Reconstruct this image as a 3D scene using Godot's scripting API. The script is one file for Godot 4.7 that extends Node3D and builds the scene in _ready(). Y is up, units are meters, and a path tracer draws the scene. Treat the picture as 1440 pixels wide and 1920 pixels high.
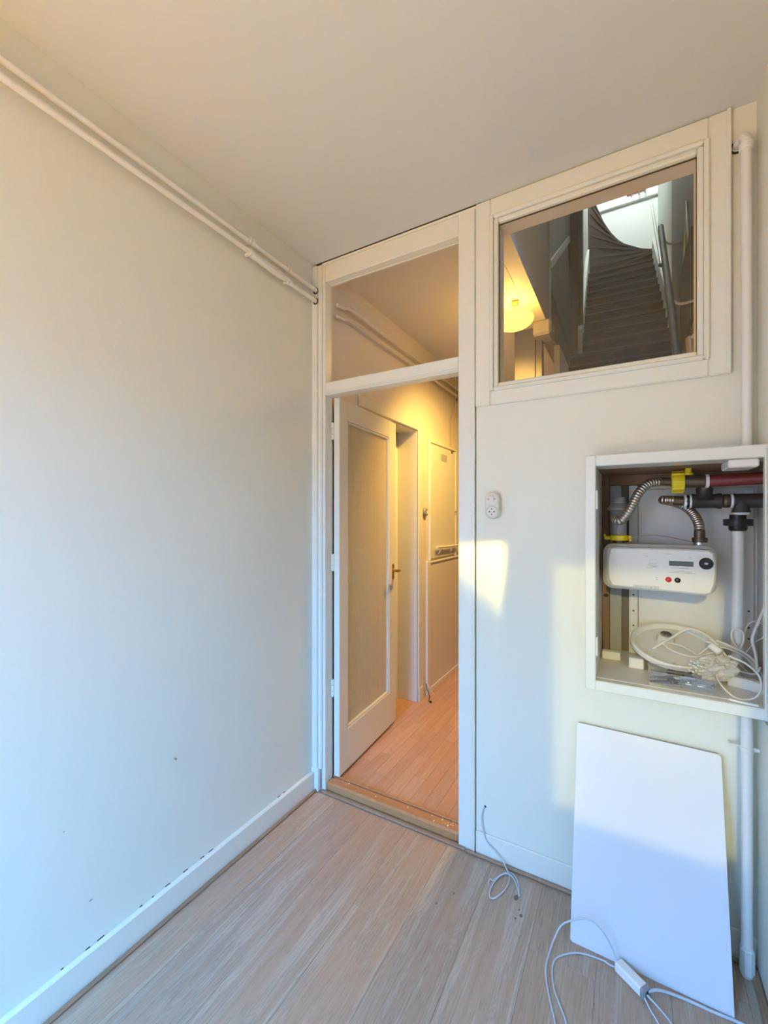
extends Node3D
# A small bare room seen from its window end: hall door, interior window onto a stairwell, gas meter cupboard.
# x runs along the back wall (0 = left wall), y up, z towards the window behind the camera. Metres.

var M = {}
var rng = RandomNumberGenerator.new()
const ROOM_W = 1.74
const H = 2.70
const ZR = 2.75

# ---------------------------------------------------------------- helpers
func C(r, g, b) -> Color: return Color(r / 255.0, g / 255.0, b / 255.0)

func S() -> SurfaceTool:
	var st := SurfaceTool.new()
	st.begin(Mesh.PRIMITIVE_TRIANGLES)
	return st

func numbered(parent: Node, called: String) -> String:
	if not parent.has_node(called): return called
	var k := 1
	while parent.has_node("%s_%03d" % [called, k]): k += 1
	return "%s_%03d" % [called, k]

func tag(o: Node, label := "", category := "", group := "", kind := ""):
	if label != "": o.set_meta("label", label)
	if category != "": o.set_meta("category", category)
	if group != "": o.set_meta("group", group)
	if kind != "": o.set_meta("kind", kind)
	return o

# commits a SurfaceTool as one named mesh; shapes are written in world coordinates unless local
func add(called: String, st: SurfaceTool, mat: Material, parent: Node = null, local := false) -> MeshInstance3D:
	var o := MeshInstance3D.new()
	var p: Node = self if parent == null else parent
	o.name = numbered(p, called)
	o.mesh = st.commit()
	o.material_override = mat
	o.cast_shadow = GeometryInstance3D.SHADOW_CASTING_SETTING_ON
	p.add_child(o, true)
	if parent != null and not local:
		var t := Transform3D.IDENTITY
		var n: Node = parent
		while n != self:
			t = n.transform * t
			n = n.get_parent()
		o.transform = t.affine_inverse()
	return o

func thing(called: String, label: String, category: String, at := Vector3.ZERO, group := "", kind := "") -> Node3D:
	var o := Node3D.new()
	o.name = numbered(self, called)
	o.position = at
	add_child(o, true)
	tag(o, label, category, group, kind)
	return o

func tri(st, a, b, c, na, nb, nc, ua = Vector2.ZERO, ub = Vector2.ZERO, uc = Vector2.ZERO):
	var n: Vector3 = (b - a).cross(c - a)
	var k := [[a, na, ua], [b, nb, ub], [c, nc, uc]]
	if n.dot(na + nb + nc) > 0.0: k = [k[0], k[2], k[1]]
	for v in k:
		st.set_normal(v[1]); st.set_uv(v[2]); st.add_vertex(v[0])

func flat(st, pts: Array, hint: Vector3, uvs: Array = []):
	var n: Vector3 = (pts[1] - pts[0]).cross(pts[2] - pts[0])
	if n.length() < 1e-12 and pts.size() > 3: n = (pts[2] - pts[0]).cross(pts[3] - pts[0])
	n = n.normalized()
	if n.dot(hint) < 0: n = -n
	for i in range(1, pts.size() - 1):
		if uvs.is_empty(): tri(st, pts[0], pts[i], pts[i + 1], n, n, n)
		else: tri(st, pts[0], pts[i], pts[i + 1], n, n, n, uvs[0], uvs[i], uvs[i + 1])

# chamfered box between two corners; grain = axis the v coordinate runs along
func box(st, a: Vector3, b: Vector3, ch := 0.0, grain := 2, off := Vector2.ZERO):
	var lo := Vector3(min(a.x, b.x), min(a.y, b.y), min(a.z, b.z))
	var hi := Vector3(max(a.x, b.x), max(a.y, b.y), max(a.z, b.z))
	var e := hi - lo
	ch = min(ch, min(e.x, min(e.y, e.z)) * 0.45)
	var mid := (lo + hi) / 2
	var others := [[1, 2], [0, 2], [0, 1]]
	for ax in 3:
		var u: int = others[ax][0]
		var v: int = others[ax][1]
		for s in [0, 1]:
			var pts := []
			var uvs := []
			for k in [[0, 0], [1, 0], [1, 1], [0, 1]]:
				var p := Vector3.ZERO
				p[ax] = hi[ax] if s == 1 else lo[ax]
				p[u] = hi[u] - ch if k[0] == 1 else lo[u] + ch
				p[v] = hi[v] - ch if k[1] == 1 else lo[v] + ch
				pts.append(p)
				var across := u
				var along := v
				if u == grain: across = v; along = u
				uvs.append(Vector2(p[across], p[along]) + off)
			var n := Vector3.ZERO
			n[ax] = 1.0 if s == 1 else -1.0
			flat(st, pts, n, uvs)
	if ch <= 0.0: return
	for ax in 3:
		var u: int = others[ax][0]
		var v: int = others[ax][1]
		for su in [0, 1]:
			for sv in [0, 1]:
				var pts := []
				for k in [[0, 0], [1, 0], [1, 1], [0, 1]]:
					var p := Vector3.ZERO
					p[ax] = hi[ax] - ch if k[0] == 1 else lo[ax] + ch
					var iu: float = ch if k[1] == 0 else 0.0
					var iv: float = 0.0 if k[1] == 0 else ch
					p[u] = hi[u] - iu if su == 1 else lo[u] + iu
					p[v] = hi[v] - iv if sv == 1 else lo[v] + iv
					pts.append(p)
				var c: Vector3 = (pts[0] + pts[1] + pts[2] + pts[3]) / 4.0 - mid
				c[ax] = 0
				c[u] /= e[u]; c[v] /= e[v]
				var uvs := []
				for p in pts: uvs.append(Vector2(p.x + p.y * 0.5, p[grain]) + off)
				flat(st, pts, c, uvs)
	for sx in [0, 1]:
		for sy in [0, 1]:
			for sz in [0, 1]:
				var o := Vector3(hi.x if sx else lo.x, hi.y if sy else lo.y, hi.z if sz else lo.z)
				var d := Vector3(-1 if sx else 1, -1 if sy else 1, -1 if sz else 1) * ch
				flat(st, [o + Vector3(0, d.y, d.z), o + Vector3(d.x, 0, d.z), o + Vector3(d.x, d.y, 0)], -d)

func boxed(called, mat, parent, a, b, ch := 0.002, grain := 1, off := Vector2.ZERO, local := false):
	var st := S()
	box(st, a, b, ch, grain, off)
	return add(called, st, mat, parent, local)

func smooth(p: Array, n := 6, closed := false) -> Array:
	var out := []
	var m := p.size()
	var last := m if closed else m - 1
	for i in last:
		var p0: Vector3 = p[(i - 1 + m) % m] if (closed or i > 0) else p[0] * 2.0 - p[1]
		var p1: Vector3 = p[i]
		var p2: Vector3 = p[(i + 1) % m]
		var p3: Vector3 = p[(i + 2) % m] if (closed or i + 2 < m) else p[m - 1] * 2.0 - p[m - 2]
		for k in n: out.append(p1.cubic_interpolate(p2, p0, p3, float(k) / n))
	if not closed: out.append(p[m - 1])
	return out

# round tube along points; r is a number or one radius per point
func tube(st, pts: Array, r, seg := 10, caps := true):
	var m := pts.size()
	var rings := []
	var nors := []
	var t0: Vector3 = (pts[1] - pts[0]).normalized()
	var side: Vector3 = t0.cross(Vector3.UP if abs(t0.y) < 0.9 else Vector3.RIGHT).normalized()
	for i in m:
		var t: Vector3 = (pts[min(i + 1, m - 1)] - pts[max(i - 1, 0)]).normalized()
		side = (side - t * side.dot(t)).normalized()
		var up := t.cross(side)
		var rad: float = r[i] if r is Array else r
		var slope := 0.0
		if r is Array:
			var a := max(i - 1, 0)
			var b := min(i + 1, m - 1)
			slope = (r[b] - r[a]) / max((pts[b] - pts[a]).length(), 1e-6)
		var ring := []
		var nn := []
		for k in seg:
			var an := TAU * k / seg
			var d: Vector3 = side * cos(an) + up * sin(an)
			ring.append(pts[i] + d * rad)
			nn.append((d - t * slope).normalized())
		rings.append(ring); nors.append(nn)
	for i in m - 1:
		for k in seg:
			var j := (k + 1) % seg
			tri(st, rings[i][k], rings[i + 1][k], rings[i + 1][j], nors[i][k], nors[i + 1][k], nors[i + 1][j])
			tri(st, rings[i][k], rings[i + 1][j], rings[i][j], nors[i][k], nors[i + 1][j], nors[i][j])
	if caps:
		flat(st, rings[0], pts[0] - pts[1])
		flat(st, rings[m - 1], pts[m - 1] - pts[m - 2])

# profile [[radius, along], ...] turned about an axis from 'at'; sharp corners where a point repeats
func lathe(st, prof: Array, at: Vector3, axis := Vector3.UP, seg := 24, squash := Vector2.ONE):
	var side := axis.cross(Vector3.UP if abs(axis.y) < 0.9 else Vector3.RIGHT).normalized()
	var up := axis.cross(side)
	var n := prof.size()
	for i in n - 1:
		var p0 = prof[i]
		var p1 = prof[i + 1]
		var dr: float = p1[0] - p0[0]
		var dh: float = p1[1] - p0[1]
		if abs(dr) + abs(dh) < 1e-7: continue
		var nrm := Vector2(dh, -dr).normalized()
		var na := nrm
		var nb := nrm
		if i > 0:
			var q := Vector2(p0[1] - prof[i - 1][1], -(p0[0] - prof[i - 1][0]))
			if q.length() > 1e-7 and q.normalized().dot(nrm) > 0.75: na = (q.normalized() + nrm).normalized()
		if i + 2 < n:
			var q2 := Vector2(prof[i + 2][1] - p1[1], -(prof[i + 2][0] - p1[0]))
			if q2.length() > 1e-7 and q2.normalized().dot(nrm) > 0.75: nb = (q2.normalized() + nrm).normalized()
		for k in seg:
			var v := []
			for w in [[p0, na, k], [p1, nb, k], [p1, nb, k + 1], [p0, na, k + 1]]:
				var an: float = TAU * w[2] / seg
				var d: Vector3 = side * cos(an) * squash.x + up * sin(an) * squash.y
				v.append([at + d * w[0][0] + axis * w[0][1], (d * w[1].x + axis * w[1].y).normalized(), Vector2(w[2] / float(seg), w[0][1])])
			if p1[0] > 1e-7: tri(st, v[0][0], v[1][0], v[2][0], v[0][1], v[1][1], v[2][1], v[0][2], v[1][2], v[2][2])
			if p0[0] > 1e-7: tri(st, v[0][0], v[2][0], v[3][0], v[0][1], v[2][1], v[3][1], v[0][2], v[2][2], v[3][2])

func cyl(st, a: Vector3, b: Vector3, r: float, seg := 20, ch := 0.001):
	var l := (b - a).length()
	ch = min(ch, min(r, l) * 0.4)
	lathe(st, [[0, 0], [r - ch, 0], [r, ch], [r, l - ch], [r - ch, l], [0, l]], a, (b - a).normalized(), seg)

# convex outline in x,y extruded from z0 (back) to z1 (front), front edge bevelled
func prism(st, o: Array, z0: float, z1: float, bev: float):
	var n := o.size()
	var c := Vector2.ZERO
	for p in o: c += p / n
	var ins := []
	for i in n:
		var d1: Vector2 = (o[i] - o[(i - 1 + n) % n]).normalized()
		var d2: Vector2 = (o[(i + 1) % n] - o[i]).normalized()
		var nn := Vector2(-(d1 + d2).y, (d1 + d2).x).normalized()
		if nn.dot(c - o[i]) < 0: nn = -nn
		ins.append(o[i] + nn * bev)
	var v3 = func(p, z): return Vector3(p.x, p.y, z)
	for i in n:
		var j := (i + 1) % n
		var out: Vector2 = (o[i] + o[j]) / 2.0 - c
		flat(st, [v3.call(o[i], z0), v3.call(o[j], z0), v3.call(o[j], z1 - bev), v3.call(o[i], z1 - bev)], Vector3(out.x, out.y, 0))
		if bev > 0: flat(st, [v3.call(o[i], z1 - bev), v3.call(o[j], z1 - bev), v3.call(ins[j], z1), v3.call(ins[i], z1)], Vector3(out.x, out.y, 0.2))
		flat(st, [v3.call(ins[i], z1), v3.call(ins[j], z1), Vector3(c.x, c.y, z1)], Vector3(0, 0, 1))
		flat(st, [v3.call(o[i], z0), v3.call(o[j], z0), Vector3(c.x, c.y, z0)], Vector3(0, 0, -1))

func round_rect(x0, y0, x1, y1, r, k := 5) -> Array:
	var out := []
	for q in [[x1 - r, y1 - r, 0.0], [x0 + r, y1 - r, PI / 2], [x0 + r, y0 + r, PI], [x1 - r, y0 + r, PI * 1.5]]:
		for i in k + 1:
			var a: float = q[2] + PI / 2 * i / k
			out.append(Vector2(q[0] + r * cos(a), q[1] + r * sin(a)))
	return out

# polygon in x,z extruded upwards
func slab(st, o: Array, y0: float, y1: float):
	var n := o.size()
	var c := Vector2.ZERO
	for p in o: c += p / n
	for i in n:
		var j := (i + 1) % n
		var a: Vector2 = o[i]
		var b: Vector2 = o[j]
		var out: Vector2 = (a + b) / 2.0 - c
		flat(st, [Vector3(a.x, y0, a.y), Vector3(b.x, y0, b.y), Vector3(b.x, y1, b.y), Vector3(a.x, y1, a.y)], Vector3(out.x, 0, out.y))
		flat(st, [Vector3(a.x, y1, a.y), Vector3(b.x, y1, b.y), Vector3(c.x, y1, c.y)], Vector3.UP, [a, b, c])
		flat(st, [Vector3(a.x, y0, a.y), Vector3(b.x, y0, b.y), Vector3(c.x, y0, c.y)], Vector3.DOWN)

# ---------------------------------------------------------------- materials
func mat(col: Color, rough := 0.6, metal := 0.0) -> StandardMaterial3D:
	var m := StandardMaterial3D.new()
	m.albedo_color = col
	m.roughness = rough
	m.metallic = metal
	m.cull_mode = BaseMaterial3D.CULL_DISABLED
	return m

func noise_img(w: int, h: int, seed_: int, fx: float, fy: float, octaves := 3) -> Image:
	var f := FastNoiseLite.new()
	f.seed = seed_
	f.frequency = 1.0
	f.fractal_octaves = octaves
	var im := Image.create(w, h, false, Image.FORMAT_L8)
	for y in h:
		for x in w:
			# wraps round a torus in both directions so that it repeats without seams
			var a := TAU * x / w
			var b := TAU * y / h
			var v := f.get_noise_3d(cos(a) * fx + sin(b) * fy, sin(a) * fx + 7.0, cos(b) * fy - 3.0)
			im.set_pixel(x, y, Color(0.5 + 0.5 * v, 0, 0))
	return im

func plaster_normal() -> ImageTexture:
	var im := noise_img(256, 256, 5, 5.0, 5.0, 4)
	im.convert(Image.FORMAT_RGBA8)
	im.bump_map_to_normal_map(1.5)
	return ImageTexture.create_from_image(im)

func wood_texture(w: int, h: int, seed_: int, light: Color, dark: Color, warm: Color, streak: float) -> ImageTexture:
	var f := FastNoiseLite.new()
	f.seed = seed_; f.frequency = 1.0; f.fractal_octaves = 4
	var g := FastNoiseLite.new()
	g.seed = seed_ + 9; g.frequency = 1.0; g.fractal_octaves = 2
	var im := Image.create(w, h, false, Image.FORMAT_RGB8)
	for y in h:
		var fy := float(y) / h
		for x in w:
			var fx := float(x) / w
			# u wraps through a circle, v through another: seamless
			var cx := cos(TAU * fx)
			var sx := sin(TAU * fx)
			var vy := sin(TAU * fy)
			var vz := cos(TAU * fy)
			var wob := g.get_noise_3d(cx * 0.5, sx * 0.5 + vy * 0.9, vz * 0.9)
			var broad := g.get_noise_3d(cx * 1.1 + vy * 0.35, sx * 1.1, vz * 0.35 + 4.0)
			var fine := f.get_noise_3d(cx * 9.0 + wob * 2.0 + vy * 0.5, sx * 9.0, vz * 0.5)
			var pore := f.get_noise_3d(cx * 26.0 + vy * 1.6, sx * 26.0, vz * 1.6 + 11.0)
			# cathedral figure: rings of a slowly varying field
			var fig := g.get_noise_3d(cx * 0.8 + 20.0, sx * 0.8 + vy * 0.45, vz * 0.45)
			var ring: float = pow(0.5 + 0.5 * sin(fig * 60.0), 3.0)
			var t: float = clamp(0.42 + broad * 0.5 + fine * 0.55 * streak + ring * 0.20 * streak, 0.0, 1.0)
			var c := light.lerp(dark, t)
			c = c.lerp(warm, clamp(0.25 + broad * 0.9 + wob * 0.5, 0.0, 0.6))
			if pore > 0.34: c = c.darkened(min(0.16, (pore - 0.34) * 0.9) * streak)
			im.set_pixel(x, y, c)
	im.generate_mipmaps()
	return ImageTexture.create_from_image(im)

func wood(tex: Texture2D, tint: Color, rough: float, per_m := Vector2(1, 1)) -> StandardMaterial3D:
	var m := mat(tint, rough)
	m.albedo_texture = tex
	m.uv1_scale = Vector3(per_m.x, per_m.y, 1)
	return m

func emit(m: StandardMaterial3D, c: Color, e: float) -> StandardMaterial3D:
	m.emission_enabled = true
	m.emission = c
	m.emission_energy_multiplier = e
	return m

func pane_mat(c: Color, a: float, rough := 0.02) -> StandardMaterial3D:
	var m := mat(Color(c.r, c.g, c.b, a), rough)
	m.transparency = BaseMaterial3D.TRANSPARENCY_ALPHA
	return m

func make_materials():
	var pn := plaster_normal()
	var plaster = func(c, rough, bump, per_m):
		var m := mat(c, rough)
		m.normal_enabled = true; m.normal_texture = pn; m.normal_scale = bump
		m.uv1_triplanar = true; m.uv1_world_triplanar = true; m.uv1_scale = Vector3.ONE * per_m
		return m
	M.wall = plaster.call(C(229, 226, 208), 0.62, 0.10, 1.3)
	M.ceiling = plaster.call(C(216, 216, 206), 0.8, 0.08, 1.0)
	M.hall_wall = plaster.call(C(226, 216, 200), 0.55, 0.10, 1.3)
	M.beam = plaster.call(C(158, 148, 132), 0.6, 0.05, 2.0)  # beam end: hall colour darkened against the near lamp's glare
	M.duct = plaster.call(C(74, 68, 62), 0.6, 0.05, 2.0)  # duct: colour darkened to offset the strong light of the hall lamp
	M.gloss = plaster.call(C(229, 226, 210), 0.32, 0.05, 2.0)
	M.pipe_white = plaster.call(C(228, 223, 212), 0.35, 0.05, 2.0)
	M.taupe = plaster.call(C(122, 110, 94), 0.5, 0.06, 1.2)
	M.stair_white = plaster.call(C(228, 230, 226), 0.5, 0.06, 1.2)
	M.dark_gap = mat(C(52, 44, 36), 0.9)
	var oak := wood_texture(256, 1024, 21, C(200, 177, 154), C(152, 131, 110), C(194, 159, 130), 1.0)
	M.oak = [wood(oak, C(255, 252, 250), 0.42, Vector2(3.6, 0.62)), wood(oak, C(250, 246, 243), 0.42, Vector2(3.6, 0.62)), wood(oak, C(255, 249, 243), 0.42, Vector2(3.6, 0.62)), wood(oak, C(246, 243, 243), 0.42, Vector2(3.6, 0.62))]
	M.bead = wood(oak, C(214, 200, 186), 0.5, Vector2(8, 0.7))
	var pine := wood_texture(128, 512, 40, C(214, 180, 152), C(190, 150, 120), C(210, 166, 132), 0.7)
	M.laminate = [wood(pine, C(255, 250, 246), 0.35, Vector2(6, 1.1)), wood(pine, C(244, 236, 232), 0.35, Vector2(6, 1.1)), wood(pine, C(250, 238, 226), 0.35, Vector2(6, 1.1))]
	M.threshold = wood(pine, C(232, 204, 166), 0.35, Vector2(5, 1.0))
	M.raw_pine = wood(pine, C(178, 172, 168), 0.6, Vector2(5, 1.0))
	var dark := wood_texture(128, 512, 60, C(56, 40, 39), C(38, 27, 28), C(58, 38, 32), 0.8)
	M.stair_wood = wood(dark, C(255, 250, 250), 0.8, Vector2(2, 1.0))
	M.stair_wood_light = wood(dark, C(255, 255, 255), 0.7, Vector2(2, 1.0))
	M.dark_board = mat(C(74, 66, 58), 0.6)
	M.rail_wood = mat(C(44, 34, 32), 0.65)
	M.tan_wood = mat(C(176, 146, 116), 0.45)
	M.film = pane_mat(C(150, 148, 144), 0.72, 0.3)
	M.pane = pane_mat(C(30, 34, 34), 0.04)
	M.reeded = mat(C(236, 224, 188), 0.2)
	M.reeded.metallic_specular = 1.0
	M.reeded.backlight_enabled = true
	M.reeded.backlight = Color(0.9, 0.86, 0.72)
	M.brass = mat(C(196, 168, 110), 0.3, 0.9)
	M.chrome = mat(C(205, 205, 208), 0.22, 0.95)
	M.steel_hose = mat(C(196, 186, 174), 0.3, 0.95)
	M.iron = mat(C(66, 60, 56), 0.55, 0.35)
	M.black_iron = mat(C(38, 35, 34), 0.45, 0.2)
	M.bronze = mat(C(106, 86, 70), 0.4, 0.6)
	M.red_pipe = mat(C(128, 48, 44), 0.4)
	M.yellow = mat(C(238, 208, 34), 0.42)
	M.tape = mat(C(236, 234, 228), 0.6)
	M.grey_plastic = mat(C(142, 141, 140), 0.45)
	M.grey_post = mat(C(172, 170, 164), 0.5)
	M.meter = mat(C(226, 220, 206), 0.42)
	M.meter_shell = mat(C(206, 198, 182), 0.45)
	M.lcd = mat(C(92, 98, 88), 0.15)
	M.black = mat(C(22, 20, 22), 0.25)
	M.red = mat(C(205, 34, 52), 0.25)
	M.print_grey = mat(C(176, 172, 164), 0.6)
	M.plastic_white = mat(C(232, 228, 218), 0.35)
	M.socket = mat(C(222, 214, 200), 0.38)
	M.cable = mat(C(222, 214, 200), 0.45)
	M.cable_grey = mat(C(196, 200, 204), 0.45)
	M.board = mat(C(214, 213, 214), 0.22)
	M.board_edge = mat(C(150, 146, 142), 0.6)
	M.block = mat(C(236, 232, 218), 0.6)
	M.clear = pane_mat(C(206, 210, 218), 0.07, 0.05)
	M.bag = pane_mat(C(236, 230, 220), 0.62, 0.3)
	M.coral = mat(C(196, 92, 76), 0.5)
	M.brick = mat(C(176, 166, 150), 0.9)
	M.stain = mat(C(112, 100, 96), 0.7)
	M.speck = mat(C(236, 232, 224), 0.6)

# ---------------------------------------------------------------- build
func _ready():
	rng.seed = 7
	set_lights_and_camera()
	make_materials()
	build_shell()
	build_floor()
	build_door_frame()
	build_windows()
	build_door()
	build_hall()
	build_stairwell()
	build_cupboard()
	build_meter_and_pipes()
	build_cupboard_contents()
	build_wall_things()
	build_floor_things()

func set_lights_and_camera():
	var cam := Camera3D.new()
	cam.name = "camera"
	cam.position = Vector3(1.397, 1.40, 1.732)
	cam.rotation = Vector3(0, deg_to_rad(30.0), 0)
	# a shifted wide lens: 100.5 degrees high, the horizon a little under the middle
	cam.projection = Camera3D.PROJECTION_FRUSTUM
	cam.near = 0.05
	cam.far = 200.0
	cam.size = 0.05 * 1920.0 / 798.0
	cam.frustum_offset = Vector2(0, 0.05 * 10.0 / 798.0)
	add_child(cam)
	cam.current = true
	var env := Environment.new()
	env.background_mode = Environment.BG_SKY
	var sky := Sky.new()
	var sm := ProceduralSkyMaterial.new()
	sm.sky_top_color = Color(0.415, 0.79, 1.18)
	sm.sky_horizon_color = Color(0.455, 0.82, 1.18)
	sm.ground_bottom_color = Color(0.67, 0.495, 0.14)
	sm.ground_horizon_color = Color(0.67, 0.495, 0.14)
	sm.sky_energy_multiplier = 1.0
	sm.ground_energy_multiplier = 1.0
	sm.sun_angle_max = 0.0
	sky.sky_material = sm
	env.sky = sky
	env.ambient_light_source = Environment.AMBIENT_SOURCE_SKY
	env.background_energy_multiplier = 26.0
	env.tonemap_mode = Environment.TONE_MAPPER_LINEAR
	env.tonemap_exposure = 1.17
	env.sdfgi_enabled = true
	env.ssao_enabled = true
	env.ssil_enabled = true
	var we := WorldEnvironment.new()
	we.name = "world_environment"
	we.environment = env
	add_child(we)
	var sun := DirectionalLight3D.new()
	sun.name = "sun"
	sun.light_color = Color(1.0, 0.93, 0.46)
	sun.light_energy = 3.4
	sun.light_angular_distance = 1.0
	sun.shadow_enabled = true
	add_child(sun)
	sun.look_at_from_position(Vector3.ZERO, Vector3(0, -0.30, -1.0), Vector3.UP)

func wall(called, label, m, boxes: Array) -> MeshInstance3D:
	var st := S()
	for b in boxes: box(st, b[0], b[1])
	return tag(add(called, st, m), label, "wall", "", "structure")

func V(x, y, z) -> Vector3: return Vector3(x, y, z)

func build_shell():
	# left wall of room and hall (the hall's has a doorway recess)
	wall("wall_left", "plain white left wall below two white heating pipes", M.wall, [[V(-0.2, 0, 0), V(-0.022, H, ZR)]])
	wall("wall_right", "narrow strip of white right wall beside the vertical pipe", M.wall, [[V(ROOM_W, 0, 0.124), V(1.94, H, ZR)], [V(ROOM_W, 0, -0.3), V(1.94, 0.80, 0.124)], [V(ROOM_W, 1.612, -0.3), V(1.94, H, 0.124)], [V(1.82, 0.80, -0.3), V(1.94, 1.612, 0.124)]])
	wall("wall_back", "white back wall around the interior window and meter cupboard", M.wall, [
		[V(0.842, 0, -0.08), V(1.27, 1.90, 0)], [V(1.27, 0, -0.08), V(ROOM_W, 0.80, 0)], [V(1.27, 1.60, -0.08), V(ROOM_W, 1.90, 0)],
		[V(0.842, 1.90, -0.08), V(0.90, H, 0)], [V(1.62, 1.90, -0.08), V(ROOM_W, H, 0)], [V(0.90, 2.63, -0.08), V(1.62, H, 0)]])
	# window end behind the camera: a glazed balcony door and a window
	wall("wall_rear", "white wall behind the viewpoint with balcony door and window openings", M.wall, [
		[V(0, 0, ZR), V(0.2, H, ZR + 0.12)], [V(0.2, 0, ZR), V(0.957, 0.25, ZR + 0.12)], [V(0.2, 2.15, ZR), V(0.957, H, ZR + 0.12)],
		[V(0.957, 0, ZR), V(1.145, H, ZR + 0.12)], [V(1.145, 0, ZR), V(1.70, 1.135, ZR + 0.12)], [V(1.145, 2.08, ZR), V(1.70, H, ZR + 0.12)],
		[V(1.70, 0, ZR), V(1.94, H, ZR + 0.12)]])
	wall("ceiling", "plain off-white ceiling over room and hall", M.ceiling, [[V(-0.2, H, 0), V(1.94, H + 0.1, ZR + 0.12)]])
	var w := thing("window_3", "unseen window with film added to weaken the sun, beside the balcony door", "window", V(1.42, 0.95, ZR), "", "structure")
	boxed("pane", M.film, w, V(1.145, 1.135, ZR + 0.05), V(1.70, 2.08, ZR + 0.054), 0.0)  # added film, weakens the sun so that its patch stays faint
	# unseen gabled house, added and shaped to let only part of the low sun in
	var st := S()
	var z0 := 16.0
	var g := [Vector2(-9, -3), Vector2(-9, 4.6), Vector2(-2.0, 8.35), Vector2(1.06, 5.85), Vector2(1.06, -3)]
	prism(st, g, z0, z0 + 5.0, 0.0)
	box(st, V(1.05, -3, z0), V(12, 3.9, z0 + 5.0))
	var ho := add("wall_sun_blocker", st, M.brick)
	tag(ho, "unseen house end wall added behind the viewpoint to block part of the low sun", "wall", "", "structure")
	# baseboards with a brown bead along the floor
	var b := thing("baseboard_left", "white painted skirting board along the left wall", "baseboard", Vector3.ZERO, "", "structure")
	boxed("board", M.gloss, b, V(-0.022, 0, 0.024), V(-0.001, 0.098, ZR), 0.004, 2)
	boxed("bead", M.bead, b, V(-0.001, 0, 0.012), V(0.015, 0.014, ZR), 0.006, 2)
	for z in [0.215, 0.25, 0.62, 0.66, 0.73, 0.80, 0.86, 0.90, 1.02, 1.06, 1.13]:
		boxed("paint_chip", M.dark_gap, b, V(-0.0215, 0.0965, z), V(-0.0190, 0.0992, z + rng.randf_range(0.006, 0.022)), 0.0005, 2)
	b = thing("baseboard_back", "white painted skirting board under the back wall", "baseboard", Vector3.ZERO, "", "structure")
	boxed("board", M.gloss, b, V(0.842, 0, 0), V(ROOM_W, 0.098, 0.010), 0.004, 0)
	boxed("bead", M.bead, b, V(0.80, 0, 0.010), V(ROOM_W, 0.014, 0.026), 0.006, 0)
	b = thing("baseboard_right", "brown floor bead at the foot of the right wall", "baseboard", Vector3.ZERO, "", "structure")
	boxed("bead", M.bead, b, V(ROOM_W - 0.022, 0, 0.03), V(ROOM_W, 0.016, ZR), 0.006, 2)

func build_floor():
	var f := thing("floor", "grey-beige oak plank floor of the room", "floor", Vector3.ZERO, "", "structure")
	boxed("subfloor", M.dark_gap, f, V(-0.2, -0.12, -0.10), V(1.94, -0.012, ZR + 0.12), 0.0)
	var w := 0.1945
	var x := 0.140 - w
	var row := 0
	while x < ROOM_W:
		var z0 := ZR
		var first := true
		while z0 > 0.0:
			var l: float = 2.2
			if first: l = [2.75, 1.45, 2.75, 2.30, 2.75, 1.75, 2.45, 2.75, 2.60, 2.75][row % 10]; first = false
			var z1: float = max(z0 - l, 0.0)
			var x0: float = max(x, -0.02)
			var x1: float = min(x + w, ROOM_W)
			if x1 - x0 > 0.01: boxed("plank", M.oak[rng.randi() % 4], f, V(x0 + 0.0002, -0.012, z1 + 0.0002), V(x1 - 0.0002, 0, z0 - 0.0002), 0.0009, 2, Vector2(rng.randf() * 3, rng.randf() * 3))
			z0 = z1
		x += w
		row += 1
	# wood strip before the threshold
	boxed("edge_strip", M.bead, f, V(0.03, 0, -0.006), V(0.80, 0.010, 0.020), 0.005, 0)

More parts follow.
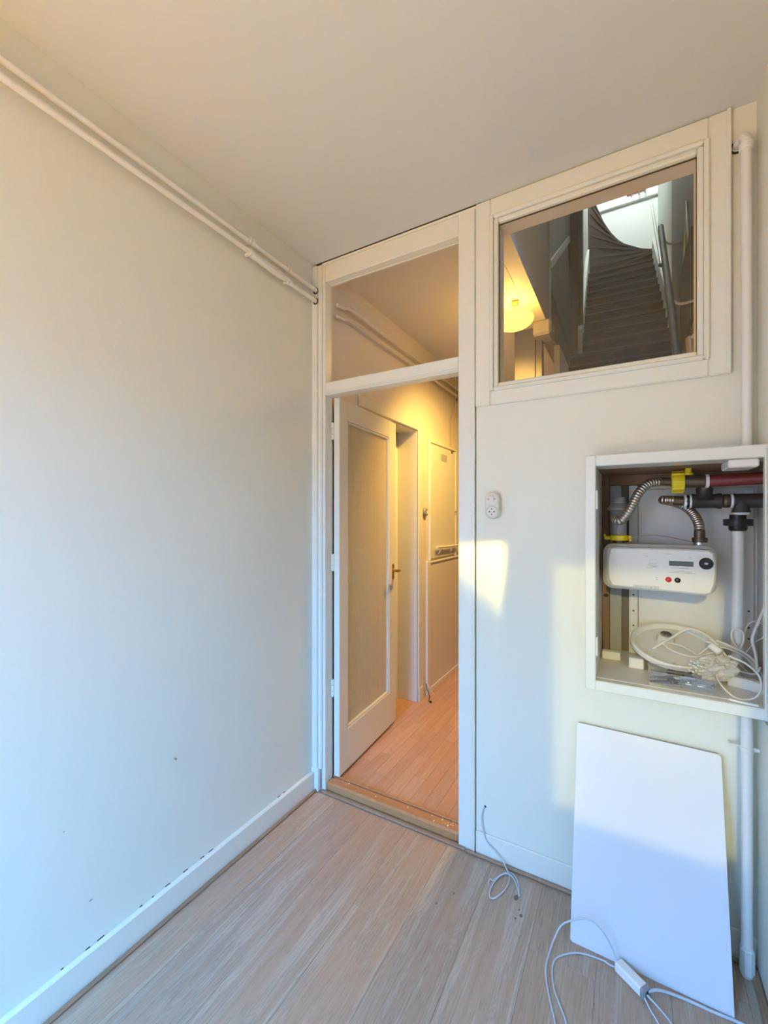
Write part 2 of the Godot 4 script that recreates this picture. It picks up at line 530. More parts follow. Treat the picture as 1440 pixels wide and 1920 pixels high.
func build_door_frame():
	var t := thing("trim_1", "white painted door frame with transom bar between room and hall", "door frame", Vector3.ZERO, "", "structure")
	var st := S()
	box(st, V(-0.022, 0, -0.062), V(0.050, H, 0.0), 0.002, 1)
	add("post", st, M.gloss, t)
	# stepped architrave against the left wall
	boxed("moulding", M.gloss, t, V(-0.022, 0.11, 0.0), V(0.010, H - 0.01, 0.020), 0.004)
	boxed("moulding", M.gloss, t, V(0.010, 0.11, 0.0), V(0.034, H - 0.01, 0.011), 0.004)
	boxed("plinth", M.gloss, t, V(-0.022, 0, 0.0), V(0.022, 0.115, 0.024), 0.004)
	st = S()
	box(st, V(0.765, 0, -0.10), V(0.838, H, 0.006), 0.003, 1)
	add("post", st, M.gloss, t)
	boxed("moulding", M.gloss, t, V(0.826, 0.0, 0.006), V(0.838, 1.86, 0.011), 0.003)
	boxed("head", M.gloss, t, V(0.050, 2.602, -0.062), V(0.765, H - 0.004, 0.0), 0.003, 0)
	boxed("moulding", M.gloss, t, V(0.034, H - 0.014, 0.0), V(0.86, H - 0.003, 0.010), 0.003, 0)
	boxed("joint", M.iron, t, V(0.0, H - 0.0022, -0.01), V(0.87, H - 0.0006, 0.0108), 0.0)
	boxed("transom_bar", M.gloss, t, V(0.050, 2.022, -0.062), V(0.765, 2.087, 0.002), 0.004, 0)
	boxed("moulding", M.gloss, t, V(0.050, 2.028, 0.002), V(0.765, 2.036, 0.007), 0.003, 0)
	var th := thing("trim_2", "orange-brown wooden threshold flecked with white paint under the hall door", "threshold", Vector3.ZERO, "", "structure")
	boxed("sill", M.threshold, th, V(0.05, 0, -0.066), V(0.765, 0.046, -0.006), 0.008, 0)
	boxed("lip", M.threshold, th, V(0.05, 0, -0.074), V(0.765, 0.050, -0.066), 0.002, 0)
	for k in 16:
		var px: float = [0.08, 0.12, 0.15, 0.69, 0.70, 0.715, 0.72, 0.64, 0.50, 0.62, 0.705, 0.16, 0.33, 0.725, 0.755, 0.67][k]
		var pz: float = rng.randf_range(-0.018, -0.058)
		var r: float = rng.randf_range(0.002, 0.005)
		var s2 := S()
		lathe(s2, [[0, 0.0008], [r * 0.6, 0.0007], [r, 0]], V(px, 0.046, pz), Vector3.UP, 7, Vector2(1.5, 0.7))
		add("paint_speck", s2, M.speck, th)

func build_windows():
	# transom light over the door
	var w := thing("window_1", "clear transom window above the hall door", "window", V(0.4, 2.087, -0.04), "", "structure")
	boxed("pane", M.pane, w, V(0.05, 2.087, -0.050), V(0.765, 2.602, -0.046), 0.0)
	boxed("glazing_bead", M.gloss, w, V(0.050, 2.087, -0.046), V(0.756, 2.0905, -0.040), 0.001, 0)
	boxed("glazing_bead", M.gloss, w, V(0.050, 2.598, -0.046), V(0.756, 2.602, -0.040), 0.001, 0)
	boxed("glazing_bead", M.gloss, w, V(0.756, 2.087, -0.046), V(0.765, 2.602, -0.030), 0.001, 1)
	# interior window to the stairwell
	w = thing("window_2", "large interior window in a moulded white frame looking onto the stairwell", "window", V(1.26, 1.86, 0), "", "structure")
	boxed("pane", M.pane, w, V(0.925, 1.935, -0.016), V(1.60, 2.605, -0.012), 0.0)
	var x0 := 0.842; var x1 := 1.676; var y0 := 1.858; var y1 := 2.698
	boxed("casing", M.gloss, w, V(x0, y0, 0), V(0.905, y1, 0.014), 0.004, 1)
	boxed("casing", M.gloss, w, V(1.619, y0, 0), V(x1, y1, 0.014), 0.004, 1)
	boxed("casing", M.gloss, w, V(0.905, y0, 0), V(1.619, 1.915, 0.014), 0.004, 0)
	boxed("casing", M.gloss, w, V(0.905, 2.624, 0), V(1.619, y1, 0.014), 0.004, 0)
	for k in 2:
		var a: float = [0.902, 0.916][k]
		var b: float = [0.918, 0.935][k]
		var z: float = [0.024, 0.012][k]
		boxed("moulding", M.gloss, w, V(a, 1.945 - (0.935 - a), -0.01), V(b, 2.594 + (0.935 - a), z), 0.005, 1)
		boxed("moulding", M.gloss, w, V(1.589 + (0.935 - b), 1.945 - (0.935 - a), -0.01), V(1.589 + (0.935 - a), 2.594 + (0.935 - a), z), 0.005, 1)
		boxed("moulding", M.gloss, w, V(b, 1.945 - (0.935 - a), -0.01), V(1.589 + (0.935 - b), 1.945 - (0.935 - b), z), 0.005, 0)
		boxed("moulding", M.gloss, w, V(b, 2.594 + (0.935 - b), -0.01), V(1.589 + (0.935 - b), 2.594 + (0.935 - a), z), 0.005, 0)
	for q in [[0.9345, 1.9445, 0.9362, 2.5945], [1.5875, 1.9445, 1.5895, 2.5945], [0.9345, 1.944, 1.5895, 1.9456], [0.9345, 2.5925, 1.5895, 2.5945]]:
		boxed("putty_line", M.dark_gap, w, V(q[0], q[1], -0.0118), V(q[2], q[3], -0.0095), 0.0)
	# outer bead on the right and below
	boxed("moulding", M.gloss, w, V(1.664, y0, 0.014), V(x1, y1, 0.022), 0.003, 1)
	# lining of the opening behind the glass
	boxed("lining", M.hall_wall, w, V(0.90, 1.90, -0.085), V(0.935, 2.63, -0.016), 0.0, 1)
	boxed("lining", M.hall_wall, w, V(1.589, 1.90, -0.085), V(1.62, 2.63, -0.016), 0.0, 1)
	boxed("lining", M.hall_wall, w, V(0.935, 1.90, -0.085), V(1.589, 1.945, -0.016), 0.0, 0)
	boxed("lining", M.hall_wall, w, V(0.935, 2.594, -0.085), V(1.589, 2.63, -0.016), 0.0, 0)

func build_door():
	# leaf hinged on the left post, open into the hall; local x along the leaf, z the side seen
	var d := thing("door_1", "open white hall door with a tall reeded glass panel", "door", V(0.091, 0.050, -0.066), "", "structure")
	d.rotation.y = PI / 2 + 0.0646
	var th := 0.034
	var w := 0.702
	var h := 1.974
	var gx0 := 0.085; var gx1 := 0.600; var gy0 := 0.215; var gy1 := 1.866
	boxed("stile", M.gloss, d, V(0, 0, -th), V(gx0, h, 0), 0.0025, 1, Vector2.ZERO, true)
	boxed("stile", M.gloss, d, V(gx1, 0, -th), V(w, h, 0), 0.0025, 1, Vector2.ZERO, true)
	boxed("rail", M.gloss, d, V(gx0, 0, -th), V(gx1, gy0, 0), 0.001, 0, Vector2.ZERO, true)
	boxed("rail", M.gloss, d, V(gx0, gy1, -th), V(gx1, h, 0), 0.001, 0, Vector2.ZERO, true)
	# glazing beads set back in the opening
	for b in [[V(gx0, gy0, -th + 0.006), V(gx0 + 0.012, gy1, -0.004)], [V(gx1 - 0.012, gy0, -th + 0.006), V(gx1, gy1, -0.004)], [V(gx0, gy0, -th + 0.006), V(gx1, gy0 + 0.012, -0.004)], [V(gx0, gy1 - 0.012, -th + 0.006), V(gx1, gy1, -0.004)]]:
		boxed("glazing_bead", M.gloss, d, b[0], b[1], 0.002, 1, Vector2.ZERO, true)
	# reeded glass: half-round flutes
	var st := S()
	var n := 26
	var pts := []
	for i in n * 6 + 1:
		var u := float(i) / 6.0
		pts.append(Vector2(gx0 + 0.008 + (gx1 - gx0 - 0.016) * u / n, -0.0195 + 0.0042 * abs(sin(PI * u))))
	for i in pts.size() - 1:
		var a: Vector2 = pts[i]
		var b: Vector2 = pts[i + 1]
		flat(st, [V(a.x, gy0, a.y), V(b.x, gy0, b.y), V(b.x, gy1, b.y), V(a.x, gy1, a.y)], Vector3(0, 0, 1))
	flat(st, [V(gx0, gy0, -0.022), V(gx1, gy0, -0.022), V(gx1, gy1, -0.022), V(gx0, gy1, -0.022)], Vector3(0, 0, -1))
	tag(add("glass_panel", st, M.reeded, d, true), "vertically reeded glass")
	# handle
	var hd := S()
	prism(hd, round_rect(0.640, 0.945, 0.668, 1.045, 0.008), 0.0, 0.004, 0.001)
	var pl := add("handle_plate", hd, M.brass, d, true)
	hd = S()
	tube(hd, smooth([V(0.654, 1.005, 0.003), V(0.654, 1.005, 0.040), V(0.650, 1.005, 0.052), V(0.62, 1.006, 0.054), V(0.575, 1.010, 0.050)], 5), [0.008, 0.008, 0.008, 0.008, 0.008, 0.008, 0.008, 0.008, 0.008, 0.008, 0.008, 0.008, 0.008, 0.0085, 0.009, 0.0095, 0.010, 0.010, 0.0095, 0.009, 0.007], 12)
	add("handle", hd, M.brass, pl, true)
	for y in [0.965, 1.03]:
		hd = S()
		cyl(hd, V(0.654, y, 0.003), V(0.654, y, 0.006), 0.004, 10)
		add("screw", hd, M.chrome, pl, true)
	# hinges: knuckles beside the post
	for y in [1.80, 1.115, 0.46]:
		var hs := S()
		for k in 3: cyl(hs, V(-0.006, y - 0.045 + k * 0.0305, -th - 0.004), V(-0.006, y - 0.045 + k * 0.0305 + 0.028, -th - 0.004), 0.0065, 12)
		box(hs, V(-0.006, y - 0.045, -th - 0.004), V(0.0, y + 0.045, -th + 0.004), 0.001)
		add("hinge", hs, M.gloss, d, true)

func build_hall():
	var HX := 0.03
	# hall left wall with a doorway recess
	wall("wall_hall_left", "cream hall wall behind the open door", M.hall_wall, [
		[V(-0.2, 0, -0.40), V(HX, H, 0)], [V(-0.2, 2.045, -1.126), V(HX, H, -0.40)], [V(-0.2, 0, -3.6), V(HX, H, -1.126)]])
	wall("wall_hall_end", "far end wall of the hall", M.hall_wall, [[V(-0.2, 0, -3.7), V(0.92, H, -3.6)]])
	var c := S()
	box(c, V(-0.2, H, -3.7), V(0.838, H + 0.1, 0.0))
	box(c, V(0.838, H, -0.08), V(1.94, H + 0.1, 0.0))
	tag(add("ceiling_hall", c, M.hall_wall), "warm-lit hall ceiling seen through the transom", "ceiling", "", "structure")
	# hall floor: narrow laminate strips
	var f := thing("floor_hall", "orange-toned laminate strip floor of the hall", "floor", Vector3.ZERO, "", "structure")
	boxed("subfloor", M.dark_gap, f, V(-0.2, -0.12, -3.7), V(1.94, 0.018, -0.10), 0.0)
	var w := 0.0665
	var x := HX - 0.02
	var row := 0
	while x < 0.92:
		var z: float = -0.074 + [0.0, 0.19, 0.08, 0.27, 0.14][row % 5]
		while z > -2.3:
			var z1: float = z - 0.42
			var a: float = min(z, -0.074)
			if a - z1 > 0.02: boxed("strip", M.laminate[rng.randi() % 3], f, V(x + 0.0003, 0.016, z1 + 0.0003), V(x + w - 0.0003, 0.030, a - 0.0003), 0.0009, 2, Vector2(rng.randf() * 2, rng.randf() * 2))
			z = z1
		x += w
		row += 1
	boxed("strip", M.laminate[1], f, V(-0.13, 0.016, -1.126), V(HX - 0.0205, 0.030, -0.40), 0.001, 2)
	boxed("far_boards", M.laminate[0], f, V(HX - 0.02, 0.016, -3.6), V(0.92, 0.030, -2.3), 0.0, 2)
	# recessed doorway in the hall's left wall: lining, architrave, closed door
	var t := thing("trim_3", "white architrave and jamb of a doorway in the hall's left wall", "door frame", Vector3.ZERO, "", "structure")
	boxed("architrave", M.gloss, t, V(HX, 0.03, -1.203), V(HX + 0.014, 2.115, -1.128), 0.005, 1)
	boxed("architrave", M.gloss, t, V(HX, 2.043, -1.128), V(HX + 0.014, 2.115, -0.33), 0.005, 2)
	boxed("architrave", M.gloss, t, V(HX, 0.03, -0.40), V(HX + 0.012, 2.043, -0.33), 0.005, 1)
	boxed("jamb", M.gloss, t, V(-0.13, 0.03, -1.131), V(HX, 2.043, -1.121), 0.002, 1)
	boxed("jamb", M.gloss, t, V(-0.13, 2.038, -1.128), V(HX, 2.05, -0.40), 0.002, 2)
	boxed("plinth", M.gloss, t, V(HX, 0.03, -1.205), V(HX + 0.018, 0.13, -1.128), 0.003, 1)
	var dd := thing("door_2", "closed white door set back in the hall's left wall", "door", Vector3.ZERO, "", "structure")
	boxed("leaf", M.gloss, dd, V(-0.19, 0.03, -1.125), V(-0.13, 2.042, -0.40), 0.002, 1)
	# wall end, corner strip, wainscot and fuse cupboard beyond
	var tr := thing("trim_4", "white vertical corner strip beside the fuse cupboard", "trim", Vector3.ZERO, "", "structure")
	boxed("strip", M.gloss, tr, V(HX, 0.03, -1.335), V(HX + 0.02, 1.058, -1.270), 0.003, 1)
	var wn := thing("trim_5", "cream lower wall panel with ledge under the fuse cupboard", "wall panel", Vector3.ZERO, "", "structure")
	boxed("panel", M.hall_wall, wn, V(HX, 0.03, -2.6), V(HX + 0.012, 1.040, -1.335), 0.003, 1)
	boxed("ledge", M.gloss, wn, V(HX, 1.040, -2.6), V(HX + 0.022, 1.056, -1.335), 0.004, 2)
	boxed("skirting", M.gloss, wn, V(HX + 0.012, 0.03, -2.6), V(HX + 0.022, 0.07, -1.335), 0.003, 2)
	var cu := thing("fuse_cupboard", "tall shallow cream fuse cupboard door on the hall wall", "cupboard", V(HX, 1.06, -1.6))
	boxed("frame", M.gloss, cu, V(HX, 1.985, -1.90), V(HX + 0.022, 2.012, -1.32), 0.004, 2)
	boxed("frame", M.gloss, cu, V(HX, 1.06, -1.340), V(HX + 0.022, 1.985, -1.320), 0.004, 1)
	boxed("frame", M.gloss, cu, V(HX, 1.06, -1.90), V(HX + 0.022, 1.985, -1.880), 0.004, 1)
	boxed("door_panel", M.gloss, cu, V(HX, 1.075, -1.876), V(HX + 0.018, 1.980, -1.344), 0.004, 1)
	boxed("sticker", M.print_grey, cu, V(HX + 0.018, 1.865, -1.675), V(HX + 0.0186, 1.925, -1.545), 0.0)
	var st := S()
	cyl(st, V(HX + 0.018, 1.45, -1.86), V(HX + 0.034, 1.45, -1.86), 0.008, 12)
	add("knob", st, M.chrome, cu)
	# handrail on two brackets
	var hr := thing("handrail", "short white handrail bar on brackets under the fuse cupboard", "handrail", V(HX, 1.15, -1.6))
	st = S()
	tube(st, [V(HX + 0.042, 1.162, -1.405), V(HX + 0.042, 1.155, -1.60), V(HX + 0.042, 1.148, -2.3)], 0.010, 12)
	add("rail", st, M.gloss, hr)
	for z in [-1.48, -1.74, -2.1]:
		st = S()
		tube(st, smooth([V(HX, 1.115, z), V(HX + 0.03, 1.112, z), V(HX + 0.042, 1.15, z)], 4), 0.005, 8)
		add("bracket", st, M.gloss, hr)
	# round switch
	var sw := thing("round_switch", "small round switch on the hall wall left of the fuse cupboard", "switch", V(HX, 1.44, -1.255))
	st = S()
	lathe(st, [[0.034, 0], [0.034, 0.014], [0.028, 0.022], [0, 0.023]], V(HX, 1.44, -1.25), Vector3.RIGHT, 20)
	add("base", st, M.grey_plastic, sw)
	st = S()
	box(st, V(HX + 0.022, 1.425, -1.26), V(HX + 0.032, 1.452, -1.247), 0.003)
	add("rocker", st, M.plastic_white, sw)
	# pipes on the hall's left wall
	for k in 2:
		var y: float = [2.546, 2.487][k]
		st = S()
		tube(st, smooth([V(0.052, y - 0.02, -0.10), V(0.056, y - 0.012, -0.16), V(0.06, y + 0.004, -0.22), V(0.06, y, -0.5), V(0.06, y, -1.0), V(0.06, y - 0.002, -2.0), V(0.06, y - 0.002, -3.55)], 5), 0.010, 12)
		var o := thing("hall_pipe", ["upper of the two thin pipes along the hall wall behind the transom", "lower of the two thin pipes along the hall wall behind the transom"][k], "pipe", V(0.06, y, -1.0), "pipes along the hall wall")
		add("tube", st, M.hall_wall, o)
		st = S()
		cyl(st, V(HX, y, -1.045), V(0.06, y, -1.045), 0.006, 10)
		lathe(st, [[0.0145, -0.009], [0.0145, 0.009]], V(0.06, y, -1.045), Vector3(0, 0, 1), 14)
		add("clip", st, M.hall_wall, o)
	# thin wire dropping from the pipes to the cupboard
	st = S()
	tube(st, smooth([V(0.06, 2.53, -1.89), V(0.07, 2.45, -1.87), V(0.05, 2.30, -1.79), V(HX + 0.02, 2.16, -1.775), V(HX + 0.02, 1.97, -1.785)], 6), 0.0022, 6)
	var wi := thing("hall_wire", "thin wire hanging from the hall pipes to the fuse cupboard", "wire", V(HX, 2.0, -1.8))
	add("wire", st, M.tan_wood, wi)
	for p in [V(0.066, 2.44, -1.868), V(HX + 0.022, 1.968, -1.785)]:
		st = S()
		cyl(st, p - V(0, 0.012, 0), p + V(0, 0.012, 0), 0.006, 8)
		add("connector", st, M.black, wi)
	# frayed wire ends at the foot of the wall
	var fw := thing("loose_wires", "loose dark wire ends at the foot of the hall door frame", "wire", V(0.06, 0.03, -1.28))
	st = S()
	tube(st, smooth([V(HX + 0.02, 0.13, -1.245), V(HX + 0.03, 0.09, -1.24), V(0.09, 0.05, -1.22), V(0.10, 0.036, -1.18), V(0.125, 0.036, -1.16)], 5), 0.003, 6)
	add("wire", st, M.black, fw)
	st = S()
	tube(st, smooth([V(HX + 0.02, 0.15, -1.25), V(0.07, 0.11, -1.25), V(0.085, 0.07, -1.27), V(0.10, 0.036, -1.29)], 5), 0.0025, 6)
	add("wire", st, M.cable, fw)
	st = S()
	lathe(st, [[0, -0.010], [0.008, -0.006], [0.008, 0.006], [0, 0.010]], V(0.125, 0.038, -1.16), Vector3(1, 0, 0), 10)
	add("end_cap", st, M.black, fw)
	# glowing bowl lamp under the hall ceiling
	var lp := V(0.79, 2.575, -0.88)
	var la := thing("hall_lamp", "lit glass bowl ceiling lamp hanging in the hall", "lamp", lp)
	st = S()
	var prof := []
	for i in 13:
		var a := PI / 2 * i / 12.0
		prof.append([0.118 * sin(a), -0.062 * cos(a) + 0.02])
	prof.append([0.116, 0.024])
	for i in 9: prof.append([0.113 * cos(PI / 2 * i / 8.0), 0.020 - 0.01 * sin(PI / 2 * i / 8.0)])
	lathe(st, prof, lp, Vector3.UP, 32)
	var bowl := mat(C(255, 226, 150), 0.3)
	emit(bowl, C(255, 206, 104), 1.5)
	add("bowl", st, bowl, la)
	st = S()
	cyl(st, lp + V(0.01, -0.03, 0), lp + V(0.01, 0.118, 0), 0.003, 8)
	lathe(st, [[0.022, 0.118], [0.022, 0.105], [0.008, 0.095], [0, 0.095]], lp + V(0.01, 0, 0), Vector3.UP, 14)
	add("rod", st, M.brass, la)
	var om := OmniLight3D.new()
	om.name = "hall_lamp_light"
	om.light_color = Color(1.0, 0.80, 0.42)
	om.light_energy = 0.12
	om.omni_range = 12.0
	om.omni_attenuation = 2.0
	om.light_size = 0.05
	om.shadow_enabled = true
	om.position = lp + V(0.0, -0.005, 0)
	add_child(om)
	# the glass throws most of its light down into the hall
	var sp := SpotLight3D.new()
	sp.name = "hall_lamp_downlight"
	sp.light_color = Color(1.0, 0.80, 0.42)
	sp.light_energy = 3.5
	sp.spot_angle = 62.0
	sp.spot_angle_attenuation = 0.9
	sp.spot_range = 12.0
	sp.spot_attenuation = 2.0
	sp.light_size = 0.05
	sp.shadow_enabled = true
	sp.position = lp + V(0.0, -0.01, 0)
	add_child(sp)
	sp.look_at(sp.position + V(-0.25, -1.0, -0.42), Vector3(0, 0, -1))

func build_stairwell():
	# boxed duct and beam under the hall ceiling edge
	var d := thing("trim_6", "boxed duct with board joints, colour darkened against lamp glare, below the hall ceiling beam", "duct", V(0.8, 0, -1.3), "", "structure")
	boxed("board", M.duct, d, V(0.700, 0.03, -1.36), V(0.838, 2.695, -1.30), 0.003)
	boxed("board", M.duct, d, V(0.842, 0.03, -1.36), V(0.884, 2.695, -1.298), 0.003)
	var st := S()
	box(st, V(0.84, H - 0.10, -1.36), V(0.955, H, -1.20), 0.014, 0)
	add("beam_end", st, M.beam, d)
	# shaft walls
	wall("wall_shaft_front", "wall over the interior window inside the stairwell", M.hall_wall, [[V(0.842, H, -0.08), V(1.94, 7.3, 0)]])
	wall("wall_shaft_left", "tan side of the stairwell above the hall ceiling edge", M.hall_wall, [[V(0.84, H, -1.35), V(0.92, 7.3, -0.08)]])
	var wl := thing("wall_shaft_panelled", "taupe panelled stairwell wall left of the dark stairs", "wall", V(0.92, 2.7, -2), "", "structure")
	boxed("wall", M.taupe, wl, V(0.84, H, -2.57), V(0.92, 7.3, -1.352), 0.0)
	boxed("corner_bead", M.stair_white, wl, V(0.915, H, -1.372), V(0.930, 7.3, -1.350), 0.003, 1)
	# sloping cap and falling edge of the panelling
	for s in [[V(0.925, 3.13, -1.36), V(0.925, 3.87, -2.36), 0.022, M.stair_white], [V(0.925, 3.87, -2.36), V(0.925, 3.45, -2.56), 0.008, M.taupe], [V(0.925, 2.95, -1.36), V(0.925, 2.93, -2.56), 0.006, M.taupe]]:
		st = S()
		var dir: Vector3 = (s[1] - s[0]).normalized()
		var up: Vector3 = V(1, 0, 0).cross(dir).normalized() * s[2]
		var o: Vector3 = V(0.012, 0, 0)
		for q in [[-o - up, -o + up, o + up, o - up]]:
			for i in 4:
				var a: Vector3 = q[i]
				var b: Vector3 = q[(i + 1) % 4]
				flat(st, [s[0] + a, s[1] + a, s[1] + b, s[0] + b], a + b)
			flat(st, [s[0] + q[0], s[0] + q[1], s[0] + q[2], s[0] + q[3]], -dir)
			flat(st, [s[1] + q[0], s[1] + q[1], s[1] + q[2], s[1] + q[3]], dir)
		add("panel_moulding", st, s[3], wl)
	# pier at the foot of the flight
	boxed("pier", M.taupe, wl, V(0.84, 2.2, -2.65), V(1.022, 7.3, -2.57), 0.003)
	boxed("pier_strip", M.taupe, wl, V(0.965, 2.9, -2.57), V(0.982, 7.3, -2.556), 0.004)
	boxed("pier_strip", M.taupe, wl, V(0.993, 2.9, -2.57), V(1.004, 7.3, -2.560), 0.003)
	for y in [3.56, 3.42, 3.24]:
		st = S()
		lathe(st, [[0.007, 0], [0.005, 0.003], [0, 0.004]], V(0.992, y, -2.556), Vector3(0, 0, 1), 10)
		add("screw", st, M.chrome, wl)
	# inner wall beyond the pier, back wall, right wall
	wall("wall_stair_left", "pale wall along the left side of the upper stair flight", M.stair_white, [[V(0.80, 2.6, -4.40), V(0.925, 7.3, -2.65)]])
	var bw := thing("wall_stair_back", "white wall behind the winding top of the stairs", "wall", V(0.8, 4.8, -5.4), "", "structure")
	boxed("wall", M.stair_white, bw, V(-0.6, 2.6, -5.5), V(1.94, 7.3, -5.38), 0.0)
	boxed("skirting", M.stair_white, bw, V(1.42, 5.05, -5.38), V(1.74, 5.19, -5.355), 0.004)
	boxed("ledge", M.stair_white, bw, V(0.3, 5.93, -5.38), V(1.74, 5.98, -5.34), 0.01)
	wall("wall_stair_far_left", "side wall beyond the stair turn", M.stair_white, [[V(-0.7, 2.6, -5.5), V(-0.6, 7.3, -4.38)], [V(-0.6, 2.6, -4.50), V(0.80, 7.3, -4.38)]])
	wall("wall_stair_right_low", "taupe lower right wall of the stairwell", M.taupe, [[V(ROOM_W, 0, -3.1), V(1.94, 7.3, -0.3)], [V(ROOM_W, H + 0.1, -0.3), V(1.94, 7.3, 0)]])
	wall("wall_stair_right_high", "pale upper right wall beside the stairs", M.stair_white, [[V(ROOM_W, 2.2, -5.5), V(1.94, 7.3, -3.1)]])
	wall("wall_under_stairs", "wall closing the space under the stairs", M.hall_wall, [[V(0.92, 0, -1.78), V(ROOM_W, 2.14, -1.70)], [V(0.90, 0, -3.7), V(0.94, 2.7, -1.70)]])
	wall("ceiling_stairwell", "ceiling over the stairwell", M.stair_white, [[V(-0.7, 7.3, -5.5), V(1.94, 7.4, 0.0)]])
	# the flight
	var f := thing("staircase", "dark brown wooden stairs climbing between white stringers to a left turn", "staircase", V(1.357, 3.0, -2.568), "")
	f.rotation.y = 0.0425
	var run := 0.158
	var rise := 0.150
	for k in range(-6, 10):
		var x0 := -0.335
		var x1 := 0.335
		if k < 0: x0 = -0.43; x1 = 0.37
		var y := rise * k
		var z := -run * k
		boxed("tread", M.stair_wood_light, f, V(x0, y - 0.028, z - run - (0.03 if k < 9 else 0.34)), V(x1, y, z + 0.012), 0.005, 0, Vector2(k * 0.3, k * 0.37), true)
		boxed("riser", M.stair_wood, f, V(x0, y - rise, z - 0.022), V(x1, y - 0.028, z - 0.004), 0.001, 0, Vector2(k * 0.7, k * 0.21), true)
	# white stringers either side
	for s in [-1, 1]:
		st = S()
		var xa: float = s * 0.335
		var xb: float = s * 0.372
		var z0 := 0.06
		var z1 := -1.62 if s > 0 else -1.80
		var q := [[z0, -0.20], [z0, 0.10], [z1, -z1 * 0.95 + 0.15], [z1, -z1 * 0.95 - 0.16]]
		for i in 4:
			var a = q[i]
			var b = q[(i + 1) % 4]
			var mid := Vector3(0, (a[1] + b[1]) / 2 - 0.95, (a[0] + b[0]) / 2 + 1.0)
			flat(st, [V(xa, a[1], a[0]), V(xb, a[1], a[0]), V(xb, b[1], b[0]), V(xa, b[1], b[0])], mid)
		for x in [xa, xb]:
			flat(st, [V(x, q[0][1], q[0][0]), V(x, q[1][1], q[1][0]), V(x, q[2][1], q[2][0]), V(x, q[3][1], q[3][0])], V(1 if x == max(xa, xb) else -1, 0, 0))
		tag(add("stringer", st, M.stair_white, f, true), "white stringer")
	# winders turning left round the inner corner
	var pv := Vector2(0.93, -4.40)
	var ang := [-20.0, 0.0, 20.0, 38.0, 52.0, 64.0, 72.0, 78.0, 83.0, 88.0, 93.0, 101.0, 116.0, 180.0]
	for k in 13:
		var poly := [pv]
		for i in 5:
			var a: float = deg_to_rad(lerp(ang[k], ang[k + 1], i / 4.0))
			var dx := cos(a)
			var dz := -sin(a)
			var r := 9.0
			if dx > 0.001: r = min(r, 0.80 / dx)
			if dx < -0.001: r = min(r, 1.5 / -dx)
			if dz < -0.001: r = min(r, 0.975 / -dz)
			poly.append(pv + Vector2(dx, dz) * r)
		var y := 4.35 + 0.15 * (k + 1)
		st = S()
		slab(st, poly, y - 0.20, y - 0.03)
		add("winder_riser", st, M.stair_wood, f)
		var nose := poly.duplicate()
		nose[1] = pv + (poly[1] - pv).rotated(deg_to_rad(2.5))
		st = S()
		slab(st, nose, y - 0.03, y)
		add("winder_tread", st, M.stair_wood_light, f)
	# dark handrail on the right, with black cap
	var hr := thing("stair_handrail", "dark round handrail on the right of the stairs", "handrail", V(1.62, 2.5, -1.1))
	st = S()
	tube(st, [V(1.600, 1.85, -0.50), V(1.606, 2.49, -1.138), V(1.624, 3.86, -2.56)], 0.021, 12)
	add("rail", st, M.rail_wood, hr)
	for p in [V(1.609, 2.75, -1.41), V(1.621, 3.6, -2.29)]:
		st = S()
		tube(st, smooth([p, p + V(0.05, -0.05, 0), p + V(0.119, -0.05, 0)], 4), 0.008, 8)
		add("bracket", st, M.stair_white, hr)
	hr = thing("upper_handrail", "thin pale handrail with dark end knob beside the upper stairs", "handrail", V(1.63, 3.6, -2.7))
	st = S()
	tube(st, [V(1.637, 3.63, -2.71), V(1.626, 5.14, -4.30)], 0.014, 10)
	add("rail", st, M.pipe_white, hr)
	st = S()
	lathe(st, [[0, -0.03], [0.018, -0.024], [0.024, 0], [0.018, 0.024], [0, 0.03]], V(1.637, 3.60, -2.68), V(0, -0.69, 0.72), 14)
	add("end_knob", st, M.black, hr)
	hr = thing("lower_handrail", "tan handrail stub with white bracket near the interior window", "handrail", V(1.68, 2.2, -0.8))
	st = S()
	tube(st, [V(1.665, 1.75, -0.55), V(1.685, 2.38, -1.14)], 0.022, 12)
	add("rail", st, M.tan_wood, hr)
	st = S()
	tube(st, smooth([V(1.684, 2.35, -1.11), V(1.71, 2.40, -1.12), V(1.74, 2.40, -1.12)], 4), 0.012, 8)
	lathe(st, [[0.03, 0], [0.02, 0.012], [0, 0.014]], V(1.74, 2.40, -1.12), V(-1, 0, 0), 12)
	add("bracket", st, M.stair_white, hr)
	# dark board hung by a cord on the right wall
	var hb := thing("hanging_board", "dark taupe board hung by a pale cord on the stairwell's right wall", "board", V(1.73, 2.9, -1.7))
	boxed("panel", M.dark_board, hb, V(1.715, 2.62, -2.05), V(1.738, 3.16, -1.42), 0.004)
	st = S()
	tube(st, [V(1.728, 3.16, -1.95), V(1.73, 3.55, -1.80), V(1.728, 3.16, -1.66)], 0.006, 6)
	add("cord", st, M.stair_white, hb)
	# red coat rack with hooks on the back wall
	var cr := thing("coat_rack", "small coral red coat rack with metal hooks at the top of the stairs", "coat rack", V(1.52, 6.1, -5.36))
	boxed("rail", M.coral, cr, V(1.36, 6.06, -5.38), V(1.60, 6.13, -5.355), 0.004, 0)
	for x in [1.42, 1.51, 1.585]:
		st = S()
		tube(st, smooth([V(x, 6.08, -5.356), V(x, 6.04, -5.33), V(x, 5.99, -5.32), V(x, 5.97, -5.29), V(x, 6.0, -5.27)], 4), 0.008, 8)
		add("hook", st, M.chrome, cr)
	# added lamp, out of view, standing in for daylight at the stair top
	var lp := V(1.25, 6.95, -3.95)
	var la := thing("added_landing_lamp", "unseen white globe lamp added in place of daylight at the top of the stairs", "lamp", lp)
	st = S()
	var prof := []
	for i in 17: prof.append([0.11 * sin(PI * i / 16.0), -0.11 * cos(PI * i / 16.0)])
